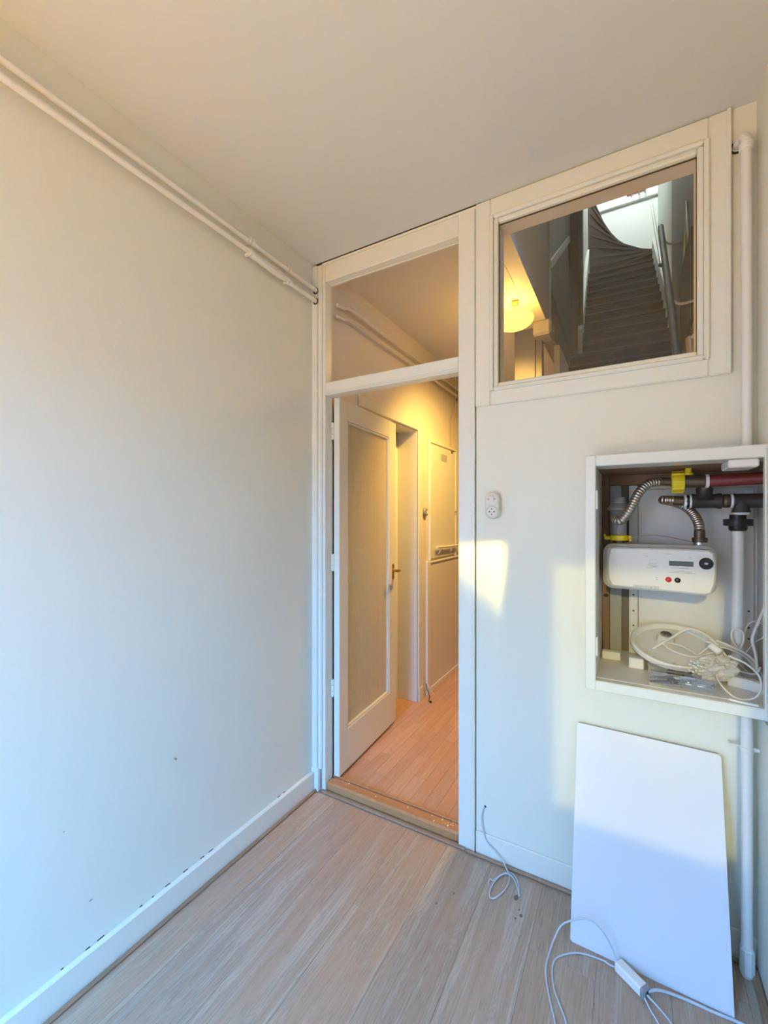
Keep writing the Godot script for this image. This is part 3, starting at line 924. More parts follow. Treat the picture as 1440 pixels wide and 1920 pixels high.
	lathe(st, prof, lp, Vector3.UP, 24)
	add("globe", st, emit(mat(C(250, 250, 250), 0.3), C(255, 255, 250), 2.0), la)
	st = S()
	cyl(st, lp + V(0, 0.10, 0), lp + V(0, 0.35, 0), 0.02, 12)
	add("stem", st, M.chrome, la)
	var om := OmniLight3D.new()
	om.name = "added_landing_light"
	om.light_color = Color(0.95, 1.0, 0.99)
	om.light_energy = 1.9
	om.omni_range = 14.0
	om.omni_attenuation = 2.0
	om.light_size = 0.1
	om.shadow_enabled = true
	om.position = lp
	add_child(om)

func build_cupboard():
	# open meter cupboard: face frame proud of the wall, box running back into it
	var c := thing("meter_cupboard", "doorless built-in cupboard holding the gas meter and pipes", "cupboard", V(1.5, 0.82, -0.1))
	boxed("stile", M.gloss, c, V(1.264, 0.812, 0.002), V(1.297, 1.612, 0.12), 0.003)
	boxed("stile", M.gloss, c, V(1.7345, 0.812, 0.100), V(1.742, 1.60, 0.122), 0.002)
	boxed("rail", M.gloss, c, V(1.297, 1.574, 0.002), V(1.82, 1.612, 0.12), 0.003, 0)
	boxed("rail", M.gloss, c, V(1.297, 0.812, 0.085), V(1.82, 0.846, 0.12), 0.003, 0)
	boxed("side_panel", M.pipe_white, c, V(1.275, 0.82, -0.30), V(1.297, 1.60, 0.002), 0.0)
	boxed("side_panel", M.pipe_white, c, V(1.80, 0.80, -0.30), V(1.82, 1.612, 0.124), 0.0)
	boxed("top_panel", M.raw_pine, c, V(1.275, 1.574, -0.30), V(1.82, 1.60, 0.002), 0.0, 0)
	boxed("shelf", M.pipe_white, c, V(1.275, 0.820, -0.30), V(1.80, 0.847, 0.085), 0.0, 0)
	boxed("back_panel", M.pipe_white, c, V(1.427, 0.847, -0.300), V(1.80, 1.512, -0.282), 0.002)
	boxed("back_panel", M.taupe, c, V(1.275, 0.847, -0.305), V(1.80, 1.60, -0.299), 0.0)
	boxed("batten", M.raw_pine, c, V(1.297, 0.847, -0.299), V(1.3245, 1.574, -0.268), 0.002)
	boxed("batten", M.raw_pine, c, V(1.3245, 1.532, -0.299), V(1.80, 1.574, -0.270), 0.002, 0)
	boxed("batten", M.pipe_white, c, V(1.394, 0.847, -0.299), V(1.4255, 1.530, -0.276), 0.002)
	boxed("batten", M.pipe_white, c, V(1.427, 1.513, -0.299), V(1.80, 1.531, -0.276), 0.002, 0)
	boxed("batten", M.pipe_white, c, V(1.755, 0.847, -0.282), V(1.785, 1.50, -0.262), 0.002)
	boxed("post", M.grey_post, c, V(1.3255, 0.847, -0.299), V(1.368, 1.531, -0.262), 0.002)
	for p in [[1.41, 1.085], [1.41, 1.02], [1.41, 0.96], [1.77, 1.06], [1.77, 1.00], [1.77, 0.96]]:
		var st := S()
		lathe(st, [[0.0035, 0], [0.003, 0.0015], [0, 0.002]], V(p[0], p[1], -0.276 if p[0] < 1.5 else -0.262), V(0, 0, 1), 8)
		add("screw", st, M.iron, c)
	var kn := S()
	lathe(kn, [[0.009, 0.0], [0.006, 0.0008], [0, 0.001]], V(1.311, 1.075, -0.268), V(0, 0, 1), 14, Vector2(1, 0.8))
	add("knot", kn, M.rail_wood, c)
	# door catches
	for y in [1.46, 0.96]: boxed("catch", M.plastic_white, c, V(1.297, y - 0.033, 0.088), V(1.303, y + 0.033, 0.118), 0.003)
	boxed("catch", M.pipe_white, c, V(1.652, 1.548, 0.0), V(1.724, 1.573, 0.116), 0.004)

func hose(st, ctrl: Array, r: float, pitch: float):
	# corrugated steel hose: a tube whose radius swells once per pitch
	var c := smooth(ctrl, 24)
	var out := []
	var radii := []
	var step := pitch / 6.0
	var pos := 0.0
	var next := 0.0
	for i in c.size() - 1:
		var l: float = (c[i + 1] - c[i]).length()
		while next <= pos + l:
			out.append(c[i].lerp(c[i + 1], (next - pos) / l))
			radii.append(r * (0.84 + 0.16 * pow(abs(sin(PI * next / pitch)), 0.7)))
			next += step
		pos += l
	tube(st, out, radii, 16)

func build_meter_and_pipes():
	var m := thing("gas_meter", "cream gas meter with grey display, red button and black button", "gas meter", V(1.48, 1.135, -0.12))
	var st := S()
	prism(st, round_rect(1.310, 1.136, 1.652, 1.302, 0.034, 6), -0.20, -0.060, 0.012)
	add("shell", st, M.meter_shell, m)
	st = S()
	var o := []
	for p in [[1.345, 1.147], [1.49, 1.142], [1.615, 1.138], [1.633, 1.145], [1.643, 1.175], [1.647, 1.215], [1.645, 1.255], [1.640, 1.280], [1.628, 1.290], [1.50, 1.292], [1.345, 1.290], [1.334, 1.287], [1.326, 1.255], [1.324, 1.215], [1.327, 1.175], [1.336, 1.153]]: o.append(Vector2(p[0], p[1]))
	prism(st, o, -0.062, -0.040, 0.006)
	add("front_cover", st, M.meter, m)
	boxed("seam", M.print_grey, m, V(1.335, 1.2935, -0.062), V(1.628, 1.296, -0.050), 0.0)
	boxed("display", M.lcd, m, V(1.515, 1.2325, -0.042), V(1.584, 1.2495, -0.0393), 0.0005)
	st = S()
	lathe(st, [[0.0195, 0], [0.0195, 0.003], [0.017, 0.005], [0.010, 0.0045], [0.009, 0.003], [0, 0.003]], V(1.6185, 1.245, -0.041), V(0, 0, 1), 28)
	var eye := add("optical_port", st, M.black, m)
	st = S()
	lathe(st, [[0.0075, 0], [0.006, 0.002], [0, 0.0025]], V(1.6185, 1.245, -0.0378), V(0, 0, 1), 18, Vector2(1, 0.45))
	add("port_insert", st, M.chrome, eye)
	for k in 2:
		st = S()
		var p: Vector3 = [V(1.5135, 1.184, -0.041), V(1.5395, 1.1835, -0.041)][k]
		lathe(st, [[0.0092, 0], [0.0092, 0.001], [0.0075, 0.004], [0.004, 0.0055], [0, 0.006]], p, V(0, 0, 1), 20)
		tag(add("button", st, [M.red, M.black][k], m), ["red button", "black button"][k])
	# faint print: short lines, small marks, a bar code
	for q in [[1.455, 1.481, 1.2365], [1.452, 1.484, 1.2315], [1.455, 1.478, 1.2265], [1.45, 1.484, 1.2215], [1.50, 1.522, 1.2725], [1.446, 1.452, 1.262], [1.572, 1.578, 1.2625], [1.572, 1.578, 1.2575], [1.52, 1.572, 1.2245], [1.515, 1.59, 1.2085], [1.53, 1.58, 1.2125], [1.474, 1.482, 1.187], [1.476, 1.482, 1.181], [1.352, 1.358, 1.224]]:
		boxed("print_line", M.print_grey, m, V(q[0], q[2], -0.0405), V(q[1], q[2] + 0.0016, -0.0397), 0.0)
	st = S()
	var bx := 1.409
	while bx < 1.485:
		var bw := rng.randf_range(0.0006, 0.0016)
		box(st, V(bx, 1.1475, -0.0405), V(bx + bw, 1.158, -0.0397))
		bx += bw + rng.randf_range(0.0007, 0.0014)
	add("bar_code", st, M.print_grey, m)
	# sealing wire over the meter
	var sw := thing("seal_wire", "thin sealing wire arched over the gas meter", "wire", V(1.48, 1.31, -0.10))
	st = S()
	tube(st, smooth([V(1.392, 1.317, -0.11), V(1.43, 1.331, -0.095), V(1.48, 1.335, -0.09), V(1.54, 1.325, -0.095), V(1.584, 1.314, -0.11)], 6), 0.0016, 6)
	add("wire", st, M.tan_wood, sw)
	# left: yellow seal clamp, grey pressure regulator
	var r := thing("pressure_regulator", "grey capped pressure regulator with yellow seal above the meter", "regulator", V(1.362, 1.302, -0.12))
	var c := V(1.362, 0, -0.12)
	st = S()
	lathe(st, [[0.026, 1.334], [0.026, 1.418], [0.031, 1.424], [0.040, 1.428], [0.041, 1.434], [0.036, 1.440], [0.030, 1.450], [0.026, 1.453]], c, Vector3.UP, 28)
	add("body", st, M.grey_plastic, r)
	st = S()
	lathe(st, [[0.023, 1.452], [0.023, 1.472], [0.020, 1.476], [0, 1.477]], c, Vector3.UP, 24)
	add("cap", st, M.grey_plastic, r)
	st = S()
	lathe(st, [[0.020, 1.302], [0.020, 1.336], [0.0, 1.336]], c, Vector3.UP, 20)
	add("spigot", st, M.bronze, r)
	st = S()
	lathe(st, [[0.028, 1.312], [0.031, 1.314], [0.031, 1.330], [0.028, 1.333], [0.021, 1.333]], c, Vector3.UP, 24)
	box(st, V(1.311, 1.314, -0.128), V(1.334, 1.328, -0.112), 0.003)
	box(st, V(1.309, 1.324, -0.126), V(1.318, 1.336, -0.114), 0.003)
	box(st, V(1.390, 1.314, -0.126), V(1.400, 1.331, -0.112), 0.003)
	lathe(st, [[0, -0.005], [0.005, -0.003], [0.005, 0.003], [0, 0.005]], V(1.399, 1.326, -0.108), V(0, 0, 1), 10)
	lathe(st, [[0, -0.005], [0.005, -0.003], [0.005, 0.003], [0, 0.005]], V(1.399, 1.315, -0.108), V(0, 0, 1), 10)
	tag(add("seal_clamp", st, M.yellow, r), "yellow seal clamp")
	# upper hose and its union to the stop valve
	var h := thing("gas_hose", "corrugated steel hose curving up from the regulator to the yellow valve", "hose", V(1.42, 1.45, -0.1), "corrugated gas hoses")
	st = S()
	hose(st, [V(1.350, 1.398, -0.10), V(1.352, 1.390, -0.088), V(1.372, 1.390, -0.072), V(1.398, 1.430, -0.070), V(1.425, 1.488, -0.080), V(1.455, 1.522, -0.100), V(1.492, 1.531, -0.122)], 0.0165, 0.0098)
	add("corrugated_tube", st, M.steel_hose, h)
	st = S()
	cyl(st, V(1.488, 1.531, -0.121), V(1.530, 1.529, -0.125), 0.0150, 18)
	add("ferrule", st, M.bronze, h)
	var v := thing("gas_valve", "brass gas stop valve with yellow collar and yellow turning knob", "valve", V(1.58, 1.527, -0.125))
	st = S()
	cyl(st, V(1.562, 1.529, -0.125), V(1.628, 1.527, -0.125), 0.0225, 24, 0.003)
	lathe(st, [[0.012, 0.0], [0.012, 0.034], [0, 0.034]], V(1.580, 1.528, -0.125), Vector3.UP, 14)
	add("body", st, M.bronze, v)
	st = S()
	lathe(st, [[0.020, 0], [0.034, 0.001], [0.037, 0.004], [0.037, 0.035], [0.035, 0.039], [0.022, 0.040]], V(1.5265, 1.527, -0.125), V(1, 0, 0), 30)
	for k in 8:
		var a := TAU * k / 8.0
		var p := V(1.5285, 1.527 + 0.036 * cos(a), -0.125 + 0.036 * sin(a))
		box(st, p - V(0, 0.0035, 0.0035), p + V(0.036, 0.0035, 0.0035), 0.001)
	tag(add("collar", st, M.yellow, v), "yellow ribbed collar")
	st = S()
	lathe(st, [[0.012, 1.553], [0.016, 1.555], [0.016, 1.560], [0.011, 1.562], [0.010, 1.578], [0.006, 1.582], [0.003, 1.590], [0, 1.590]], V(1.577, -0.004, -0.118), Vector3.UP, 18)
	tag(add("knob", st, M.yellow, v), "yellow knob")
	st = S()
	lathe(st, [[0.0, 0], [0.0235, 0.0005], [0.0235, 0.010], [0, 0.0105]], V(1.626, 1.527, -0.125), V(1, 0, 0), 24)
	add("sealing_tape", st, M.tape, v)
	var rp := thing("red_gas_pipe", "red painted gas pipe running right from the valve", "pipe", V(1.7, 1.527, -0.125))
	st = S()
	tube(st, [V(1.636, 1.527, -0.125), V(1.70, 1.5275, -0.118), V(1.799, 1.530, -0.100)], 0.0208, 22)
	add("pipe", st, M.red_pipe, rp)
	# black malleable tees
	var t := thing("pipe_tees", "row of black iron pipe tees with white sealing tape", "pipe fitting", V(1.68, 1.457, -0.15))
	var y := 1.457
	var z := -0.15
	var X := V(1, 0, 0)
	st = S()
	lathe(st, [[0, 0], [0.0265, 0], [0.0275, 0.003], [0.0265, 0.010], [0.0245, 0.014], [0.0245, 0.068], [0.0265, 0.074], [0.0275, 0.082], [0.0265, 0.086], [0, 0.086]], V(1.589, y, z), X, 24)
	lathe(st, [[0.036, 0.010], [0.028, 0.024], [0.0235, 0.034], [0.0245, 0.044], [0.0245, 0.052], [0, 0.052]], V(1.627, y - 0.006, z), Vector3.UP, 22)
	add("tee", st, M.iron, t)
	st = S()
	lathe(st, [[0.019, 0.044], [0.019, 0.060], [0, 0.060]], V(1.627, y - 0.004, z + 0.006), Vector3.UP, 18)
	lathe(st, [[0.022, 0.045], [0.022, 0.051], [0, 0.051]], V(1.627, y - 0.002, z + 0.001), Vector3.UP, 18)
	add("nipple", st, M.bronze, t)
	st = S()
	lathe(st, [[0, 0], [0.0255, 0], [0.0265, 0.003], [0.0245, 0.008], [0.0245, 0.078], [0.026, 0.082], [0, 0.082]], V(1.706, y, z), X, 24)
	lathe(st, [[0.0245, 0.0], [0.0235, 0.028], [0.0255, 0.034], [0.0255, 0.040], [0, 0.040]], V(1.728, y, z), Vector3.DOWN, 22)
	add("tee", st, M.iron, t)
	st = S()
	lathe(st, [[0, 0], [0.0235, 0], [0.0245, 0.004], [0.0245, 0.014], [0.0235, 0.018], [0, 0.018]], V(1.680, y, z), X, 22)
	add("nipple", st, M.bronze, t)
	st = S()
	lathe(st, [[0, 0], [0.0268, 0], [0.0272, 0.008], [0.024, 0.010], [0, 0.010]], V(1.786, y, z), X, 20)
	add("end_plug", st, M.chrome, t)
	for x in [1.567, 1.582, 1.6985]:
		st = S()
		lathe(st, [[0, 0], [0.0232 if x < 1.6 else 0.0245, 0.0005], [0.0236 if x < 1.6 else 0.0250, 0.008], [0, 0.0085]], V(x, y, z), X, 22)
		add("sealing_tape", st, M.tape, t)
	st = S()
	lathe(st, [[0, 0], [0.024, 0], [0.0255, 0.003], [0.0255, 0.007], [0.024, 0.010], [0, 0.010]], V(1.5735, y, z), X, 8)
	add("lock_nut", st, M.black_iron, t)
	st = S()
	lathe(st, [[0.0225, 0.041], [0.0225, 0.048], [0, 0.048]], V(1.728, y, z), Vector3.DOWN, 20)
	add("sealing_tape", st, M.tape, t)
	st = S()
	lathe(st, [[0.0235, 0.048], [0.0235, 0.063], [0.040, 0.063], [0.041, 0.066], [0.041, 0.084], [0.040, 0.086], [0.026, 0.087], [0.026, 0.098], [0.022, 0.104], [0, 0.104]], V(1.720, y, z), Vector3.DOWN, 10)
	add("union", st, M.black_iron, t)
	# lower hose
	h = thing("gas_hose", "corrugated steel hose bending down from the black tees to the meter", "hose", V(1.6, 1.4, -0.12), "corrugated gas hoses")
	st = S()
	hose(st, [V(1.538, 1.463, -0.15), V(1.518, 1.464, -0.150), V(1.506, 1.465, -0.164), V(1.512, 1.464, -0.186), V(1.540, 1.456, -0.196), V(1.576, 1.438, -0.190), V(1.600, 1.408, -0.168), V(1.610, 1.375, -0.142), V(1.611, 1.350, -0.13)], 0.0165, 0.0088)
	add("corrugated_tube", st, M.steel_hose, h)
	st = S()
	cyl(st, V(1.535, 1.462, -0.15), V(1.566, 1.459, -0.15), 0.0175, 18)
	add("ferrule", st, M.bronze, h)
	st = S()
	cyl(st, V(1.611, 1.318, -0.13), V(1.611, 1.354, -0.13), 0.0165, 20)
	lathe(st, [[0, 1.312], [0.024, 1.312], [0.025, 1.315], [0.025, 1.326], [0.024, 1.328], [0, 1.328]], V(1.611, 0, -0.13), Vector3.UP, 6)
	add("nut", st, M.bronze, h)
	st = S()
	cyl(st, V(1.611, 1.302, -0.13), V(1.611, 1.313, -0.13), 0.020, 20)
	add("collar", st, M.chrome, h)
	# white pipe down to the shelf
	var wp := thing("white_drop_pipe", "white pipe dropping from the black union to the cupboard shelf", "pipe", V(1.72, 0.85, -0.15))
	st = S()
	tube(st, [V(1.720, 1.356, -0.15), V(1.719, 0.848, -0.15)], 0.0172, 20)
	add("pipe", st, M.pipe_white, wp)

func build_cupboard_contents():
	var Y := 0.847
	# round lamp base lying tilted at the back of the shelf
	var n := V(0.04, 0.94, 0.34).normalized()
	var c := V(1.536, 0.922, -0.150)
	var d := thing("lamp_base", "round white plastic ceiling lamp base lying tilted on the cupboard shelf", "lamp base", c)
	var st := S()
	lathe(st, [[0, -0.014], [0.115, -0.014], [0.128, -0.006], [0.138, 0.004], [0.138, 0.016], [0.133, 0.021], [0.125, 0.019], [0.118, 0.004], [0.0, 0.001]], c, n, 48)
	add("dish", st, M.plastic_white, d)
	var sc := V(1.513, 0.934, -0.178)
	st = S()
	lathe(st, [[0.030, 0.0], [0.029, 0.014], [0.026, 0.030], [0.022, 0.032], [0.019, 0.032], [0.0185, 0.010], [0, 0.010]], sc, n, 24)
	add("socket", st, M.socket, d)
	st = S()
	lathe(st, [[0.0188, 0.012], [0.0188, 0.0345], [0.0160, 0.0348], [0.0155, 0.015], [0, 0.0145]], sc, n, 20)
	add("screw_shell", st, M.chrome, d)
	st = S()
	var ex := V(1, 0, 0)
	var ez := n.cross(ex).normalized()
	var L0 := c + n * 0.0026
	for q in [[-0.085, -0.052, -0.018, 0.004], [-0.085, -0.075, 0.008, 0.014]]:
		var pts := []
		for w in [[q[0], q[2]], [q[1], q[2]], [q[1], q[3]], [q[0], q[3]]]: pts.append(L0 + ex * w[0] - ez * (w[1] + 0.01))
		flat(st, pts, n)
	add("printed_label", st, M.print_grey, d)
	# blocks
	var b := thing("wood_block", "cream wooden block in the left back corner of the cupboard shelf", "block", V(1.335, Y, -0.155), "blocks on the cupboard shelf")
	boxed("block", M.block, b, V(1.302, Y, -0.172), V(1.366, Y + 0.030, -0.140), 0.003, 0)
	b = thing("wood_block", "cream wooden block standing before the round lamp base", "block", V(1.42, Y, -0.09), "blocks on the cupboard shelf")
	boxed("block", M.block, b, V(1.394, Y, -0.110), V(1.442, Y + 0.037, -0.074), 0.003, 0)
	b = thing("batten_offcut", "long cream batten offcut at the right end of the cupboard shelf", "batten", V(1.735, Y, -0.03))
	b.rotation.y = -0.5
	boxed("batten", M.block, b, V(-0.062, 0, -0.012), V(0.055, 0.034, 0.014), 0.003, 0, Vector2.ZERO, true)
	# clear plastic box of chrome bits
	var bx := thing("clear_box", "clear plastic box of metal fittings at the front of the shelf", "box", V(1.54, Y, 0.045))
	st = S()
	var x0 := 1.452; var x1 := 1.630; var z0 := -0.010; var z1 := 0.082; var h := 0.046
	for q in [[V(x0, Y, z0), V(x1, Y + 0.0015, z1)], [V(x0, Y, z0), V(x0 + 0.0015, Y + h, z1)], [V(x1 - 0.0015, Y, z0), V(x1, Y + h, z1)], [V(x0, Y, z0), V(x1, Y + h, z0 + 0.0015)], [V(x0, Y, z1 - 0.0015), V(x1, Y + h, z1)]]: box(st, q[0], q[1])
	add("tray", st, M.clear, bx)
	st = S()
	tube(st, [V(x0, Y + h, z0), V(x1, Y + h, z0), V(x1, Y + h, z1), V(x0, Y + h, z1), V(x0, Y + h, z0)], 0.0018, 6)
	add("rim", st, M.clear, bx)
	for k in 26:
		var p := V(rng.randf_range(x0 + 0.028, x1 - 0.03), Y + 0.006 + 0.0011 * k, rng.randf_range(z0 + 0.018, z1 - 0.018))
		var an := rng.randf_range(-0.5, 0.35)
		var l := rng.randf_range(0.020, 0.032)
		var dir := V(cos(an), rng.randf_range(-0.12, 0.12), sin(an)).normalized()
		st = S()
		if k % 4 == 3:
			lathe(st, [[0.0, -0.004], [0.007, -0.004], [0.009, -0.001], [0.009, 0.003], [0.004, 0.004], [0, 0.004]], p, V(0.2, 0.9, 0.3).normalized(), 12)
		else:
			cyl(st, p - dir * l, p + dir * l, 0.0030, 8)
			lathe(st, [[0, 0], [0.0055, 0], [0.005, 0.003], [0, 0.004]], p + dir * l, dir, 10)
		tag(add("metal_fitting", st, M.chrome if k % 3 else M.iron), "small shiny metal fitting among others in the clear plastic box", "fitting", "metal fittings in the clear box")
	# crumpled plastic bag
	var bag := thing("plastic_bag", "crumpled translucent white plastic bag beside the clear box", "bag", V(1.64, Y, 0.0))
	st = S()
	var f := FastNoiseLite.new()
	f.seed = 3; f.frequency = 1.0; f.fractal_octaves = 3
	var nu := 36
	var nv := 18
	var grid := []
	for i in nv + 1:
		var row := []
		for j in nu + 1:
			var th := PI * i / nv
			var ph := TAU * (j % nu) / nu
			var u := V(sin(th) * cos(ph), cos(th), sin(th) * sin(ph))
			var rr: float = 1.0 + 0.45 * f.get_noise_3d(u.x * 1.6, u.y * 1.6, u.z * 1.6) + 0.35 * abs(f.get_noise_3d(u.x * 4.0 + 9.0, u.y * 4.0, u.z * 4.0))
			var p := V(1.640 + u.x * 0.056 * rr, 0.896 + u.y * 0.036 * rr + u.x * 0.012, -0.045 + u.z * 0.045 * rr)
			p.y = max(p.y, Y + 0.001)
			row.append(p)
		grid.append(row)
	for i in nv:
		for j in nu:
			var a: Vector3 = grid[i][j]; var b2: Vector3 = grid[i][j + 1]; var c2: Vector3 = grid[i + 1][j + 1]; var e: Vector3 = grid[i + 1][j]
			var out: Vector3 = (a + c2) / 2.0 - V(1.64, 0.89, -0.045)
			if (b2 - a).length() > 1e-6: flat(st, [a, b2, c2], out)
			if (c2 - e).length() > 1e-6: flat(st, [a, c2, e], out)
	add("film", st, M.bag, bag)
	# bundle of white connector ends
	var tb := thing("connector_bundle", "bundle of small white connector ends between box and bag", "connectors", V(1.59, Y + 0.05, -0.005))
	for k in 15:
		var a := TAU * k * 0.381966
		var r := 0.0075 * sqrt(k * 0.62)
		var p := V(1.584 + r * cos(a), 0.905 + r * sin(a) * 1.1, 0.004 + 0.001 * (k % 3))
		st = S()
		cyl(st, p - V(-0.030, 0.012, 0.030), p, 0.0034, 8)
		add("connector", st, M.plastic_white, tb)
	# black plug behind the clear box
	var bp := thing("black_plug", "small black plug lying behind the clear plastic box", "plug", V(1.53, Y, -0.03))
	st = S()
	prism(st, [Vector2(1.508, Y + 0.026), Vector2(1.560, Y + 0.026), Vector2(1.556, Y + 0.038), Vector2(1.530, Y + 0.048), Vector2(1.520, Y + 0.046)], -0.045, -0.022, 0.003)
	add("body", st, M.black, bp)
	st = S()
	tube(st, smooth([V(1.558, Y + 0.030, -0.033), V(1.58, Y + 0.026, -0.033), V(1.60, Y + 0.022, -0.035)], 4), 0.003, 8)
	add("cord", st, M.black, bp)
	# white cables
	var cb := thing("cable_tangle", "tangle of cream cables heaped on the right of the cupboard shelf", "cables", V(1.70, Y, -0.1))
	var runs := [
		[V(1.470, 0.918, -0.115), V(1.525, 0.962, -0.12), V(1.568, 0.998, -0.12), V(1.598, 1.004, -0.12), V(1.639, 0.980, -0.12), V(1.665, 0.951, -0.12), V(1.69, 0.915, -0.11), V(1.73, 0.872, -0.10)],
		[V(1.502, 0.942, -0.11), V(1.523, 0.926, -0.10), V(1.566, 0.915, -0.095), V(1.602, 0.914, -0.10), V(1.65, 0.93, -0.115), V(1.70, 0.915, -0.12), V(1.74, 0.88, -0.12)],
		[V(1.517, 0.949, -0.11), V(1.554, 0.945, -0.10), V(1.584, 0.931, -0.10), V(1.604, 0.918, -0.11), V(1.633, 0.944, -0.12), V(1.662, 0.952, -0.12), V(1.696, 0.948, -0.12), V(1.729, 0.932, -0.12), V(1.756, 0.906, -0.12), V(1.765, 0.875, -0.11)],
		[V(1.768, 0.876, -0.14), V(1.746, 0.916, -0.14), V(1.724, 0.944, -0.135), V(1.702, 0.980, -0.125), V(1.699, 1.008, -0.12), V(1.710, 1.022, -0.115), V(1.727, 1.012, -0.115), V(1.730, 0.984, -0.12), V(1.721, 0.951, -0.13), V(1.70, 0.92, -0.14)],
		[V(1.653, 0.979, -0.10), V(1.693, 0.964, -0.10), V(1.731, 0.945, -0.10), V(1.755, 0.922, -0.10), V(1.762, 0.890, -0.10), V(1.739, 0.870, -0.10), V(1.706, 0.872, -0.10), V(1.685, 0.880, -0.10), V(1.70, 0.89, -0.085), V(1.75, 0.885, -0.085), V(1.768, 0.91, -0.09)],
		[V(1.762, 0.880, -0.10), V(1.757, 0.949, -0.10), V(1.749, 0.990, -0.10), V(1.755, 1.025, -0.10), V(1.768, 1.067, -0.10), V(1.778, 1.099, -0.10), V(1.785, 1.16, -0.09)],
		[V(1.668, 0.962, 0.02), V(1.705, 0.952, 0.05), V(1.729, 0.930, 0.08), V(1.734, 0.897, 0.085), V(1.722, 0.866, 0.085), V(1.693, 0.850, 0.08), V(1.664, 0.858, 0.075), V(1.642, 0.880, 0.05), V(1.636, 0.896, 0.02)],
		[V(1.63, 0.962, -0.13), V(1.68, 0.958, -0.13), V(1.73, 0.930, -0.13), V(1.77, 0.895, -0.13), V(1.775, 0.865, -0.12), V(1.74, 0.856, -0.11), V(1.70, 0.858, -0.10)],
		[V(1.74, 0.935, -0.15), V(1.765, 0.975, -0.15), V(1.785, 1.00, -0.14), V(1.782, 1.04, -0.13), V(1.76, 1.05, -0.13), V(1.74, 1.03, -0.13), V(1.735, 0.99, -0.14)]]
	for k in runs.size():
		st = S()
		tube(st, smooth(runs[k], 8), [0.0042, 0.0032, 0.0032, 0.0036, 0.0036, 0.0048, 0.0030, 0.0036, 0.0020][k], 8)
		add("cable", st, M.cable, cb)
	st = S()
	cyl(st, V(1.640, 0.955, -0.125), V(1.668, 0.935, -0.105), 0.014, 16, 0.004)
	add("plug", st, M.plastic_white, cb)
	# thin white stick on the front edge
	var sk := thing("cable_end", "short white stick lying on the front edge of the cupboard", "stick", V(1.69, Y, 0.10))
	st = S()
	tube(st, [V(1.655, Y + 0.004, 0.100), V(1.70, Y + 0.004, 0.112), V(1.722, Y + 0.004, 0.113)], 0.0036, 8)
	add("stick", st, M.plastic_white, sk)

